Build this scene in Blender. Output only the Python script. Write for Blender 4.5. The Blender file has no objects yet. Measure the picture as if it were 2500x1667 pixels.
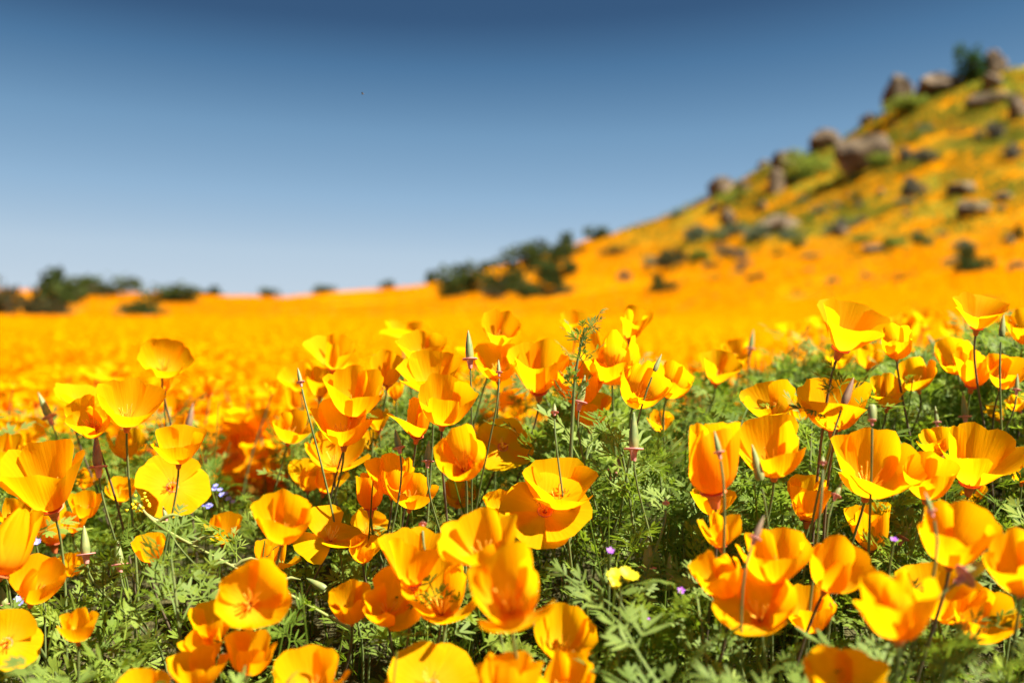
import bpy, math, random
import numpy as np
from mathutils import Vector, Matrix, noise as mnoise

R = math.radians
scene = bpy.context.scene
rng = np.random.default_rng(7)
random.seed(7)

# ------------------------------------------------------------------ camera
F = 2500 * 35.0 / 36.0            # focal length in photo pixels (photo is 2500 x 1667)
HOR = 765.0                       # row of the true horizon
PITCH = math.atan((833.5 - HOR) / F)
FW = np.array([0, math.cos(PITCH), -math.sin(PITCH)])
UP = np.array([0, math.sin(PITCH), math.cos(PITCH)])
RT = np.array([1.0, 0, 0])
cd = bpy.data.cameras.new('camera'); cam = bpy.data.objects.new('camera', cd)
scene.collection.objects.link(cam); scene.camera = cam
cd.lens = 35; cd.sensor_width = 36; cd.clip_start = 0.02; cd.clip_end = 5000
cam.location = (0, 0, 0); cam.rotation_euler = (R(90) - PITCH, 0, 0)
cd.dof.use_dof = True; cd.dof.focus_distance = 0.86; cd.dof.aperture_fstop = 3.7; cd.dof.aperture_blades = 0

# ------------------------------------------------------------------ sky and sun
SUN_DIR = Vector((0.57, -0.18, 0.80)).normalized()
w = bpy.data.worlds.new('World'); scene.world = w; w.use_nodes = True
nt = w.node_tree; nt.nodes.clear()
wo = nt.nodes.new('ShaderNodeOutputWorld'); bg = nt.nodes.new('ShaderNodeBackground')
sky = nt.nodes.new('ShaderNodeTexSky'); sky.sky_type = 'NISHITA'; sky.sun_disc = False
sky.sun_elevation = math.asin(SUN_DIR.z); sky.sun_rotation = math.atan2(SUN_DIR.x, SUN_DIR.y)
sky.altitude = 800; sky.air_density = 1.0; sky.dust_density = 0.4; sky.ozone_density = 2.0
EXPO = 1.75
# the camera's rendering of that sky (polarised, deep blue above, pale at the horizon), driven by the sky model's own brightness
sr = nt.nodes.new('ShaderNodeSeparateColor'); nt.links.new(sky.outputs[0], sr.inputs[0])
mr = nt.nodes.new('ShaderNodeMapRange'); mr.inputs[1].default_value = 0.5; mr.inputs[2].default_value = 8.5; nt.links.new(sr.outputs[0], mr.inputs[0])
rp = nt.nodes.new('ShaderNodeValToRGB'); el = rp.color_ramp.elements
STOPS = [(0.8, (.022, .060, .140)), (1.60, (.041, .103, .217)), (1.84, (.076, .186, .350)), (2.37, (.172, .328, .520)), (3.3, (.29, .465, .66)), (4.9, (.47, .61, .745)), (8.4, (.62, .71, .79))]
while len(el) < len(STOPS): el.new(0.5)
for e_, (v_, c_) in zip(el, STOPS): e_.position = (v_ - 0.5) / 8.0; e_.color = (*c_, 1)
nt.links.new(mr.outputs[0], rp.inputs[0])
vm = nt.nodes.new('ShaderNodeVectorMath'); vm.operation = 'SCALE'; vm.inputs['Scale'].default_value = 10.0 / 2 ** EXPO
nt.links.new(rp.outputs[0], vm.inputs[0])
bg.inputs['Strength'].default_value = 0.10
nt.links.new(vm.outputs[0], bg.inputs['Color'])
nt.links.new(bg.outputs[0], wo.inputs['Surface'])
sl = bpy.data.lights.new('sun', 'SUN'); so = bpy.data.objects.new('sun', sl); scene.collection.objects.link(so)
sl.energy = 5.0; sl.angle = R(0.53); sl.color = (1.0, 0.955, 0.88)
so.rotation_euler = SUN_DIR.to_track_quat('Z', 'Y').to_euler()
scene.view_settings.view_transform = 'Standard'; scene.view_settings.look = 'None'
scene.view_settings.exposure = EXPO; scene.view_settings.gamma = 1
scene.cycles.use_denoising = True
scene.cycles.max_bounces = 12; scene.cycles.transmission_bounces = 8; scene.cycles.diffuse_bounces = 9

# ------------------------------------------------------------------ helpers
COL = scene.collection

def mesh_np(name, V, Q, uv=None, tint=None, smooth=True):
    """mesh from vertex array and polygon index array (N x 3 or N x 4)"""
    V = np.asarray(V, np.float32); Q = np.asarray(Q, np.int32)
    m = bpy.data.meshes.new(name); k = Q.shape[1]; n = len(Q)
    m.vertices.add(len(V)); m.vertices.foreach_set('co', V.ravel())
    m.loops.add(n * k); m.loops.foreach_set('vertex_index', Q.ravel())
    m.polygons.add(n); m.polygons.foreach_set('loop_start', np.arange(0, n * k, k, dtype=np.int32))
    try: m.polygons.foreach_set('loop_total', np.full(n, k, np.int32))
    except Exception: pass
    if smooth: m.polygons.foreach_set('use_smooth', np.ones(n, bool))
    if uv is not None:
        l = m.uv_layers.new(name='UVMap'); l.data.foreach_set('uv', np.asarray(uv, np.float32)[Q.ravel()].ravel())
    if tint is not None:
        a = m.attributes.new('tint', 'FLOAT', 'POINT'); a.data.foreach_set('value', np.asarray(tint, np.float32))
    m.update(calc_edges=True); m.validate()
    return m

def obj(name, mesh, mat, parent=None, loc=None):
    o = bpy.data.objects.new(name, mesh); COL.objects.link(o)
    if mat is not None and mesh is not None and not mesh.materials: mesh.materials.append(mat)
    if parent is not None: o.parent = parent
    if loc is not None: o.location = loc
    return o

def tag(o, label, cat=None, group=None, kind=None):
    if label: o['label'] = label
    if cat: o['category'] = cat
    if group: o['group'] = group
    if kind: o['kind'] = kind
    return o

def empty(name, loc=(0, 0, 0)):
    o = bpy.data.objects.new(name, None); COL.objects.link(o); o.location = loc; o.empty_display_size = 0.02
    return o

class MB:
    """collects pieces, gives one quad mesh"""
    def __init__(s): s.V = []; s.Q = []; s.U = []; s.T = []; s.n = 0
    def add(s, V, Q, uv=None, t=0.5):
        V = np.asarray(V, float); s.V.append(V); s.Q.append(np.asarray(Q) + s.n); s.n += len(V)
        s.U.append(np.zeros((len(V), 2)) if uv is None else uv); s.T.append(np.full(len(V), t) if np.isscalar(t) else t)
    def arrays(s): return np.concatenate(s.V), np.concatenate(s.Q), np.concatenate(s.U), np.concatenate(s.T)
    def mesh(s, name, smooth=True):
        V, Q, U, T = s.arrays(); return mesh_np(name, V, Q, U, T, smooth)

def grid_quads(nu, nv):
    i = np.arange(nu - 1)[:, None] * nv + np.arange(nv - 1)[None]
    i = i.ravel(); return np.stack([i, i + nv, i + nv + 1, i + 1], 1)

def frame_of(d):
    d = np.asarray(d, float); d = d / (np.linalg.norm(d) + 1e-12)
    h = np.array([0, 0, 1.0]) if abs(d[2]) < 0.9 else np.array([1.0, 0, 0])
    a = np.cross(h, d); a /= np.linalg.norm(a); return a, np.cross(d, a), d

def tube(P, rad, sides=6):
    P = np.asarray(P, float); n = len(P); rad = np.broadcast_to(rad, n)
    D = np.gradient(P, axis=0); V = []
    a, b, _ = frame_of(D[0])
    for i in range(n):
        d = D[i] / (np.linalg.norm(D[i]) + 1e-12); a = a - d * a.dot(d); a /= np.linalg.norm(a) + 1e-12; b = np.cross(d, a)
        t = np.arange(sides) * 2 * np.pi / sides
        V.append(P[i] + rad[i] * (np.cos(t)[:, None] * a + np.sin(t)[:, None] * b))
    V = np.concatenate(V); Q = []
    for i in range(n - 1):
        for k in range(sides):
            k2 = (k + 1) % sides; Q.append((i * sides + k, i * sides + k2, (i + 1) * sides + k2, (i + 1) * sides + k))
    uv = np.stack([np.tile(np.arange(sides) / sides, n), np.repeat(np.linspace(0, 1, n), sides)], 1)
    return V, np.array(Q), uv

def bez(p0, p1, p2, p3, n):
    t = np.linspace(0, 1, n)[:, None]
    return (1 - t) ** 3 * p0 + 3 * (1 - t) ** 2 * t * p1 + 3 * (1 - t) * t * t * p2 + t ** 3 * p3

def lathe(prof, axis, origin, sides=10, ridge=0.0, nr=5):
    """prof: list of (radius, height) along axis"""
    a, b, d = frame_of(axis); V = []
    for r, h in prof:
        t = np.arange(sides) * 2 * np.pi / sides
        rr = r * (1 + ridge * np.cos(nr * t))
        V.append(origin + d * h + rr[:, None] * (np.cos(t)[:, None] * a + np.sin(t)[:, None] * b))
    V = np.concatenate(V); Q = []
    for i in range(len(prof) - 1):
        for k in range(sides):
            k2 = (k + 1) % sides; Q.append((i * sides + k, i * sides + k2, (i + 1) * sides + k2, (i + 1) * sides + k))
    uv = np.stack([np.tile(np.arange(sides) / sides, len(prof)), np.repeat(np.linspace(0, 1, len(prof)), sides)], 1)
    return V, np.array(Q), uv

def pix_dir(px, py): return FW + RT * (px - 1250) / F + UP * (833.5 - py) / F
def project(P):
    P = np.asarray(P, float); d = P @ FW
    return 1250 + F * (P @ RT) / d, 833.5 - F * (P @ UP) / d

def vnoise(x, y, s, seed=0):
    return mnoise.noise(Vector((x / s + seed * 13.1, y / s - seed * 7.7, seed * 3.3)))

# ------------------------------------------------------------------ materials
def mat(name):
    m = bpy.data.materials.new(name); m.use_nodes = True; nt = m.node_tree; nt.nodes.clear()
    return m, nt, (lambda t, **k: _node(nt, t, **k))
def _node(nt, t, **k):
    n = nt.nodes.new('ShaderNode' + t)
    for a, b in k.items():
        if a in n.inputs: n.inputs[a].default_value = b
        else: setattr(n, a, b)
    return n
def ramp(nt, stops, fac=None):
    r = nt.nodes.new('ShaderNodeValToRGB'); e = r.color_ramp.elements
    while len(e) < len(stops): e.new(0.5)
    for i, (p, c) in enumerate(stops): e[i].position = p; e[i].color = (*c, 1)
    if fac is not None: nt.links.new(fac, r.inputs[0])
    return r
def mixc(nt, a, b, fac, mode='MIX'):
    m = nt.nodes.new('ShaderNodeMix'); m.data_type = 'RGBA'; m.blend_type = mode
    for v, i in ((fac, 0), (a, 6), (b, 7)):
        if hasattr(v, 'is_output') or hasattr(v, 'links'): nt.links.new(v, m.inputs[i])
        else: m.inputs[i].default_value = v if i == 0 else (*v, 1)
    return m.outputs[2]
def thin(nt, col, tcol, tfac, rough=0.5, spec=0.3, bump=None):
    """sheet that reflects and lets light through (petals, leaves)"""
    p = _node(nt, 'BsdfPrincipled', Roughness=rough); p.inputs['Specular IOR Level'].default_value = spec
    t = _node(nt, 'BsdfTranslucent'); mx = _node(nt, 'MixShader'); mx.inputs[0].default_value = tfac
    o = _node(nt, 'OutputMaterial'); L = nt.links.new
    for c, s in ((col, p.inputs['Base Color']), (tcol, t.inputs['Color'])):
        if isinstance(c, tuple): s.default_value = (*c, 1)
        else: L(c, s)
    if bump is not None: L(bump, p.inputs['Normal']); L(bump, t.inputs['Normal'])
    L(p.outputs[0], mx.inputs[1]); L(t.outputs[0], mx.inputs[2]); L(mx.outputs[0], o.inputs['Surface'])

def petal_material():
    m, nt, N = mat('poppy_petal'); L = nt.links.new
    uv = N('UVMap'); sep = N('SeparateXYZ'); L(uv.outputs[0], sep.inputs[0])
    info = N('ObjectInfo')
    mp = N('Mapping'); mp.inputs['Scale'].default_value = (26, 1.6, 1); L(uv.outputs[0], mp.inputs[0])
    ad = N('VectorMath', operation='ADD'); L(mp.outputs[0], ad.inputs[0])
    cx = N('CombineXYZ'); mu = N('Math', operation='MULTIPLY'); mu.inputs[1].default_value = 40; L(info.outputs['Random'], mu.inputs[0])
    L(mu.outputs[0], cx.inputs[2]); L(cx.outputs[0], ad.inputs[1])
    no = N('TexNoise', Scale=1.0, Detail=3.0); L(ad.outputs[0], no.inputs['Vector'])
    base = ramp(nt, [(0.0, (0.93, 0.42, 0.010)), (0.22, (0.96, 0.52, 0.012)), (0.6, (0.97, 0.485, 0.002)), (1.0, (0.97, 0.535, 0.002))], sep.outputs[1])
    vein = ramp(nt, [(0.36, (0.94, 0.84, 0.75)), (0.6, (1, 1, 1))], no.outputs[0])
    c = mixc(nt, base.outputs[0], vein.outputs[0], 0.5, 'MULTIPLY')
    tint = ramp(nt, [(0.0, (1.0, 0.88, 0.9)), (0.4, (1.0, 0.97, 1.0)), (1.0, (1.0, 1.08, 1.0))], info.outputs['Random'])
    c = mixc(nt, c, tint.outputs[0], 1.0, 'MULTIPLY')
    tc = mixc(nt, c, (0.99, 0.45, 0.001), 0.6)
    bp = N('Bump'); bp.inputs['Strength'].default_value = 0.45; bp.inputs['Distance'].default_value = 0.0010; L(no.outputs[0], bp.inputs['Height'])
    thin(nt, c, tc, 0.63, 0.65, 0.03, bp.outputs[0]); return m

def leaf_material(name, a, b, tr, obj_random=True, spec=0.12):
    m, nt, N = mat(name); L = nt.links.new
    if obj_random:
        info = N('ObjectInfo'); f = info.outputs['Random']
    else:
        at = N('Attribute', attribute_name='tint'); f = at.outputs['Fac']
    tc_ = N('TexCoord'); no = N('TexNoise', Scale=90.0, Detail=2.0); L(tc_.outputs['Object'], no.inputs['Vector'])
    c = ramp(nt, [(0.0, a), (1.0, b)], f).outputs[0]
    v = ramp(nt, [(0.3, (0.75, 0.78, 0.75)), (0.7, (1.1, 1.08, 1.05))], no.outputs[0]).outputs[0]
    c = mixc(nt, c, v, 0.7, 'MULTIPLY')
    t = mixc(nt, c, tr, 0.6)
    thin(nt, c, t, 0.40, 0.55, spec); return m

def simple(name, c1, c2, scale=60.0, rough=0.5, spec=0.35, tl=0.0, coord='Object'):
    m, nt, N = mat(name); L = nt.links.new
    tc_ = N('TexCoord'); no = N('TexNoise', Scale=scale, Detail=4.0); L(tc_.outputs[coord], no.inputs['Vector'])
    c = ramp(nt, [(0.3, c1), (0.7, c2)], no.outputs[0]).outputs[0]
    thin(nt, c, c, tl, rough, spec); return m

M = {}
M['petal'] = petal_material()
M['leaf'] = leaf_material('poppy_leaf', (0.115, 0.175, 0.028), (0.225, 0.295, 0.062), (0.32, 0.46, 0.02))
M['leaf_mass'] = leaf_material('poppy_leaf_mass', (0.085, 0.145, 0.013), (0.24, 0.31, 0.042), (0.28, 0.41, 0.01), False)
M['stem'] = simple('stem_green', (0.085, 0.12, 0.035), (0.16, 0.19, 0.05), 40)
M['stem_purple'] = simple('stem_purple', (0.07, 0.045, 0.035), (0.13, 0.10, 0.05), 40)
M['stalk'] = simple('stalk_pale', (0.20, 0.25, 0.05), (0.30, 0.28, 0.10), 30)
M['rim'] = simple('receptacle_red', (0.55, 0.10, 0.03), (0.70, 0.20, 0.05), 200)
M['pink'] = simple('collar_pink', (0.62, 0.20, 0.17), (0.75, 0.36, 0.28), 200, tl=0.2)
M['pod'] = simple('pod_green', (0.14, 0.19, 0.055), (0.26, 0.26, 0.08), 120)
M['pod_red'] = simple('pod_purple', (0.20, 0.10, 0.07), (0.24, 0.17, 0.08), 120)
M['stamen'] = simple('stamen', (0.90, 0.46, 0.02), (0.95, 0.62, 0.08), 300)
M['yellow'] = simple('yellow_floret', (0.85, 0.68, 0.01), (0.90, 0.78, 0.02), 200, tl=0.2)
M['violet'] = simple('violet_petal', (0.33, 0.08, 0.55), (0.48, 0.16, 0.65), 200, tl=0.2)
M['blue'] = simple('blue_petal', (0.16, 0.17, 0.60), (0.42, 0.42, 0.80), 200, tl=0.2)

# ------------------------------------------------------------------ terrain
SKY_X = np.array([-4000, -800, 0, 250, 420, 550, 700, 850, 1000, 1060, 1130, 1300, 1400, 1500, 1600, 1700, 1750, 1850, 1950, 2050, 2100, 2180, 2260, 2350, 2450, 2500, 2800, 3500, 6000.])
SKY_Y = np.array([705, 700, 706, 716, 716, 724, 724, 712, 701, 691, 672, 634, 596, 568, 535, 490, 470, 415, 380, 345, 305, 262, 222, 198, 176, 162, 110, 60, 20.])
RDG_X = np.array([-4000, 0, 700, 1100, 1500, 1900, 2200, 2500, 4000.]); RDG_D = np.array([120, 120, 130, 115, 100, 92, 86, 80, 70.])
FT_X = np.array([-4000, 0, 900, 1300, 1800, 2500, 4000.]); FT_D = np.array([30, 30, 36, 36, 26, 16, 12.])
PL_D = np.array([0.05, 2.5, 6, 10, 20, 40, 70, 110, 300.]); PL_Z = np.array([-.43, -.43, -.43, -.43, -.40, -.18, 0.55, 1.6, 6.0])

def sstep(a, b, x): t = np.clip((x - a) / (b - a), 0, 1); return t * t * (3 - 2 * t)

def ground_z(x, y):
    """height of the ground relative to the lens, metres"""
    x = np.asarray(x, float); y = np.asarray(y, float)
    d = np.maximum(y, 0.05); u = np.clip(x / d, -3, 3); px = 1250 + F * u
    dist = np.where(y > 0.05, d, 0.05)
    z = np.interp(dist, PL_D, PL_Z)
    Dr = np.interp(px, RDG_X, RDG_D); Df = np.interp(px, FT_X, FT_D)
    es = (HOR - np.interp(px, SKY_X, SKY_Y)) / F
    e0 = np.interp(Df, PL_D, PL_Z) / Df
    t = np.clip((dist - Df) / (Dr - Df), 0, 1)
    hill = (e0 + (es - e0) * t ** 0.85) * dist
    z = np.where(dist > Df, hill, z)
    over = np.maximum(dist - Dr, 0)
    z = z - 0.10 * over - 0.006 * np.minimum(over, 60) ** 2
    z = np.where(dist > Dr, np.maximum(z, -8.0), z)
    # foreground mound the poppies grow on
    h = np.interp(x, [-3, -0.9, -0.45, -0.2, 0.05, 0.25, 0.5, 0.9, 3], [0.05, 0.12, 0.13, 0.15, 0.18, 0.18, 0.23, 0.26, 0.22])
    e1 = np.interp(x, [-0.6, 0.1, 0.6], [1.75, 2.2, 3.4])
    b = sstep(0.42, 1.15, d) * (1 - sstep(1.2, e1, d)) * (y > 0)
    return z + h * b

def gz(x, y): return float(ground_z(x, y))

def ray_ground(px, py, d0=0.3, d1=160.0):
    """first place where the line of sight meets the ground (beyond the mound)"""
    r = pix_dir(px, py); r = r / r[1]
    ys = np.exp(np.linspace(math.log(d0), math.log(d1), 900))
    dz = r[2] * ys - ground_z(r[0] * ys, ys)
    k = np.where(dz <= 0)[0]
    if len(k) == 0: return None
    yy = ys[k[0]]; return np.array([r[0] * yy, yy, gz(r[0] * yy, yy)])

def build_terrain():
    az = np.concatenate([np.linspace(-math.pi, -0.62, 50, endpoint=False), np.linspace(-0.62, 0.62, 300), np.linspace(0.62, math.pi, 50)[1:]])
    rr = np.concatenate([[0.02], np.exp(np.linspace(math.log(0.12), math.log(140), 230)), [180, 260, 500, 1200, 3000]])
    A, Rr = np.meshgrid(az, rr, indexing='ij')
    X = np.sin(A) * Rr; Y = np.cos(A) * Rr
    Z = ground_z(X, np.where(np.abs(A) < 1.4, Y, 0.05))
    Z = np.where(np.abs(A) >= 1.4, -0.43, Z)
    n = np.zeros_like(Z)
    for i in range(Z.shape[0]):
        for j in range(60, Z.shape[1]):
            r = Rr[i, j]
            if r > 200: continue
            n[i, j] = vnoise(X[i, j], Y[i, j], 2.3, 1) * 0.05 * min(1, r / 12) + vnoise(X[i, j], Y[i, j], 9.0, 2) * 0.32 * sstep(14, 60, r) + vnoise(X[i, j], Y[i, j], 3.5, 5) * 0.16 * sstep(25, 60, r)
    Z = Z + n
    V = np.stack([X, Y, Z], -1).reshape(-1, 3)
    o = obj('ground', mesh_np('ground', V, grid_quads(len(az), len(rr))[:, ::-1]), ground_material())
    tag(o, 'open ground of soil and wildflowers rising from the mound to the rocky hill', None, None, 'structure')
    return o

def ground_material():
    m, nt, N = mat('ground'); L = nt.links.new
    geo = N('NewGeometry'); P = geo.outputs['Position']
    sep = N('SeparateXYZ'); L(P, sep.inputs[0])
    def noise(s, d=4.0, rough=0.55):
        n = N('TexNoise', Scale=s, Detail=d, Roughness=rough); L(P, n.inputs['Vector']); return n.outputs[0]
    soil = ramp(nt, [(0.3, (0.035, 0.035, 0.014)), (0.7, (0.085, 0.075, 0.03))], noise(30)).outputs[0]
    # meadow: poppies too far off to tell apart, over grass
    oc = ramp(nt, [(0.3, (0.46, 0.15, 0.001)), (0.7, (0.54, 0.205, 0.001))], noise(1.7)).outputs[0]
    gr = ramp(nt, [(0.3, (0.17, 0.15, 0.015)), (0.7, (0.26, 0.25, 0.03))], noise(0.9)).outputs[0]
    mk = ramp(nt, [(0.30, (0, 0, 0)), (0.40, (1, 1, 1))], noise(0.35, 6, 0.6)).outputs[0]
    meadow = mixc(nt, gr, oc, mk)
    # the hill: sparser flowers, ochre dry grass and lime patches
    hg = ramp(nt, [(0.36, (0.09, 0.062, 0.008)), (0.47, (0.14, 0.11, 0.010)), (0.56, (0.16, 0.19, 0.02))], noise(0.12, 5, 0.6)).outputs[0]
    hm = ramp(nt, [(0.45, (0, 0, 0)), (0.60, (1, 1, 1))], noise(0.30, 8, 0.72)).outputs[0]
    hillc = mixc(nt, hg, oc, hm)
    hz = N('MapRange'); L(sep.outputs[2], hz.inputs[0]); hz.inputs[1].default_value = 1.2; hz.inputs[2].default_value = 5.0
    hx = N('MapRange'); L(sep.outputs[0], hx.inputs[0]); hx.inputs[1].default_value = 6.0; hx.inputs[2].default_value = 16.0
    hf = N('Math', operation='MULTIPLY'); L(hz.outputs[0], hf.inputs[0]); L(hx.outputs[0], hf.inputs[1])
    far = mixc(nt, meadow, hillc, hf.outputs[0])
    ny = N('MapRange'); L(sep.outputs[1], ny.inputs[0]); ny.inputs[1].default_value = 1.7; ny.inputs[2].default_value = 3.4
    c = mixc(nt, soil, far, ny.outputs[0])
    bp = N('Bump'); bp.inputs['Strength'].default_value = 0.6; bp.inputs['Distance'].default_value = 0.25
    L(noise(2.2, 8, 0.7), bp.inputs['Height'])
    p = N('BsdfPrincipled', Roughness=0.9); p.inputs['Specular IOR Level'].default_value = 0.0
    L(c, p.inputs['Base Color']); L(bp.outputs[0], p.inputs['Normal'])
    o = N('OutputMaterial'); L(p.outputs[0], o.inputs[0]); return m

build_terrain()

# ------------------------------------------------------------------ boulders and shrubs
def rock_mat():
    m, nt, N = mat('boulder_rock'); L = nt.links.new
    tc_ = N('TexCoord'); info = N('ObjectInfo')
    ad = N('VectorMath', operation='ADD'); L(tc_.outputs['Object'], ad.inputs[0]); L(info.outputs['Random'], ad.inputs[1])
    n1 = N('TexNoise', Scale=1.6, Detail=8.0, Roughness=0.65); L(ad.outputs[0], n1.inputs['Vector'])
    n2 = N('TexNoise', Scale=0.7, Detail=3.0); L(ad.outputs[0], n2.inputs['Vector'])
    c = ramp(nt, [(0.36, (0.028, 0.021, 0.014)), (0.5, (0.125, 0.088, 0.052)), (0.66, (0.25, 0.18, 0.115))], n1.outputs[0]).outputs[0]
    lich = ramp(nt, [(0.52, (1, 1, 1)), (0.64, (0.78, 0.82, 0.52))], n2.outputs[0]).outputs[0]
    c = mixc(nt, c, lich, 0.8, 'MULTIPLY')
    bp = N('Bump'); bp.inputs['Strength'].default_value = 0.8; bp.inputs['Distance'].default_value = 0.15; L(n1.outputs[0], bp.inputs['Height'])
    p = N('BsdfPrincipled', Roughness=0.9); p.inputs['Specular IOR Level'].default_value = 0.1; L(c, p.inputs['Base Color']); L(bp.outputs[0], p.inputs['Normal'])
    o = N('OutputMaterial'); L(p.outputs[0], o.inputs[0]); return m
M['rock'] = rock_mat()

import bmesh
def rock_mesh(seed):
    rd = random.Random(seed); bm = bmesh.new(); bmesh.ops.create_icosphere(bm, subdivisions=3, radius=1)
    planes = []
    for _ in range(15):
        v = Vector((rd.uniform(-1, 1), rd.uniform(-1, 1), rd.uniform(-0.7, 1))).normalized(); planes.append((v, rd.uniform(0.58, 0.86)))
    for v in bm.verts:
        p = v.co.copy()
        for nrm, dd in planes:                    # planar breaks give the block its facets
            k = p.dot(nrm)
            if k > dd: p -= nrm * (k - dd)
        p += p.normalized() * (mnoise.noise(p * 1.7 + Vector((seed * 3.1, 0, 0))) * 0.10 + mnoise.noise(p * 5 + Vector((0, seed, 0))) * 0.05)
        v.co = p
    me = bpy.data.meshes.new('boulder'); bm.to_mesh(me); bm.free(); me.materials.append(M['rock'])
    return me
ROCKS = [rock_mesh(s) for s in range(9)]

def place_px(cx, cy, wpx, hpx, ridge_ok=True):
    """stand a background thing on the ground where its foot shows"""
    g = ray_ground(cx, cy + hpx * 0.42, 3.5)
    if g is None:
        px = cx; Dr = float(np.interp(px, RDG_X, RDG_D)); r = pix_dir(px, cy + hpx * 0.42); r = r / r[1]
        g = np.array([r[0] * Dr * 0.985, Dr * 0.985, 0]); g[2] = gz(g[0], g[1])
    m = g[1] / F
    return g, wpx * m, hpx * m

def boulder(cx, cy, wpx, hpx, label, i, group=None):
    g, W, H = place_px(cx, cy, wpx, hpx)
    o = obj('boulder', ROCKS[i % len(ROCKS)], M['rock'])
    rz = (i * 2.39) % 6.28
    o.rotation_euler = (0, 0, rz)
    sx = 0.58 * W
    o.scale = (sx, sx * 0.95, 0.66 * H); o.location = (g[0], g[1] + 0.2 * W, g[2] + 0.33 * H)
    tag(o, label, 'boulder', group); return o

BOULDERS = [
 (2196, 216, 68, 92, 'tall dark standing rock at the downhill end of the hilltop outcrop'),
 (2300, 200, 118, 58, 'broad tan boulder on the crest between the standing rock and the green bush'),
 (2438, 152, 64, 66, 'pointed tan boulder leaning against the green bush on the hilltop'),
 (2430, 200, 52, 40, 'small rounded boulder just below the pointed boulder beside the green bush'),
 (2425, 238, 110, 34, 'long low grey ledge of rock below the hilltop boulders'),
 (2492, 262, 50, 66, 'steep grey rock at the end of the low ledge'),
 (2022, 322, 88, 56, 'rounded brown boulder on the skyline above the largest boulder'),
 (2120, 290, 42, 28, 'small dark rock on the skyline below the standing rock'),
 (2112, 374, 146, 104, 'largest boulder of the slope, dark hollow on one side, tan face'),
 (1922, 390, 74, 56, 'blocky tan boulder on the skyline with a dark spike of rock on it'),
 (1938, 366, 22, 32, 'thin dark spike of rock on top of the blocky tan boulder'),
 (1894, 444, 46, 66, 'upright pale rock leaning below the blocky tan boulder'),
 (1864, 402, 32, 22, 'small dark rock on the skyline beside the blocky tan boulder'),
 (1762, 452, 70, 56, 'lowest skyline boulder, dark end, with pale rubble behind it'),
 (1815, 456, 40, 30, 'pale rubble rock behind the lowest skyline boulder'),
 (1905, 546, 112, 46, 'long flat pinkish boulder among grey shrubs in mid slope'),
 (1780, 530, 42, 54, 'upright grey-pink rock beside the long flat pinkish boulder'),
 (2382, 510, 88, 50, 'wide tan slab of rock lying among ochre grass low on the hill'),
 (2355, 460, 70, 40, 'grey-pink rock just above the wide tan slab'),
 (1860, 502, 22, 30, 'little pale rock standing alone in orange flowers'),
 (2060, 566, 34, 26, 'small pinkish rock half behind a dark grey shrub'),
 (2140, 606, 62, 20, 'flat whitish rock on the lime grass patch at the hill foot'),
 (2466, 588, 36, 26, 'small pink-grey rock low on the hill near the round dark shrub'),
 (2452, 480, 46, 22, 'low pale rock beside the wide tan slab'),
 (1745, 508, 34, 26, 'yellowish rounded rock beside the upright grey-pink rock'),
 (2100, 500, 24, 18, 'tiny pink rock in the middle of the orange slope'),
 (2150, 470, 20, 20, 'tiny tan rock above the orange slope'),
 (297, 877, 30, 16, 'small grey stone lying flat in the orange meadow'),
 (275, 783, 46, 12, 'flat pale stone beside the low dark shrub in the meadow'),
]
for i, (cx, cy, wp, hp, lb) in enumerate(BOULDERS): boulder(cx, cy, wp, hp, lb, i)
rd = random.Random(5)
for i in range(9):
    cx = rd.uniform(1760, 2490); top = np.interp(cx, SKY_X, SKY_Y); cy = rd.uniform(top + 35, 610); s = rd.uniform(9, 20)
    boulder(cx, cy, s * 1.3, s * 0.8, 'very small stone lying loose on the flowery hillside', i + 3, 'loose stones on the hillside')

def shrub_mesh(seed, n, leaf):
    r = np.random.default_rng(seed); mb = MB()
    k = 9; C = r.normal(0, 0.42, (k, 3)); C[:, 2] = np.abs(C[:, 2]) * 0.8 + 0.15; rad = r.uniform(0.30, 0.55, k)
    ci = r.integers(0, k, n); d = r.normal(0, 1, (n, 3)); d /= np.linalg.norm(d, axis=1)[:, None]
    P = C[ci] + d * (rad[ci] * r.uniform(0.55, 1.08, n))[:, None]; P[:, 2] = np.maximum(P[:, 2], 0.02)
    A = r.normal(0, 1, (n, 3)); A[:, 2] += 0.7; A /= np.linalg.norm(A, axis=1)[:, None]
    B = np.cross(A, r.normal(0, 1, (n, 3))); B /= np.linalg.norm(B, axis=1)[:, None]
    l = leaf * r.uniform(0.6, 1.5, n)[:, None]
    V = np.stack([P - B * l * .28, P + A * l * .5 - B * l * .35, P + A * l, P + A * l * .5 + B * l * .35], 1).reshape(-1, 3)
    Q = np.arange(n * 4).reshape(n, 4)
    mb.add(V, Q, None, np.repeat(r.uniform(0, 1, n), 4))
    V[:, :2] /= 1.0
    return mb.mesh('shrub_foliage', False)
def stems_mesh(seed):
    r = np.random.default_rng(seed); mb = MB()
    for _ in range(7):
        e = np.array([r.normal(0, .4), r.normal(0, .4), r.uniform(.4, .8)]); P = bez(np.zeros(3), e * [.2, .2, .5], e * [.6, .6, .8], e, 5)
        V, Q, U = tube(P, np.linspace(.04, .012, 5), 4); mb.add(V, Q, U)
    return mb.mesh('shrub_stems')
SH = {}
SHADES = {'dark': ((0.022, 0.040, 0.010), (0.075, 0.095, 0.022)), 'brown': ((0.035, 0.035, 0.014), (0.085, 0.078, 0.030)),
          'sage': ((0.085, 0.115, 0.060), (0.165, 0.20, 0.11)), 'lime': ((0.13, 0.18, 0.022), (0.23, 0.27, 0.040)),
          'green': ((0.022, 0.055, 0.011), (0.055, 0.105, 0.022)), 'mauve': ((0.085, 0.085, 0.060), (0.15, 0.14, 0.11))}
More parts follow.
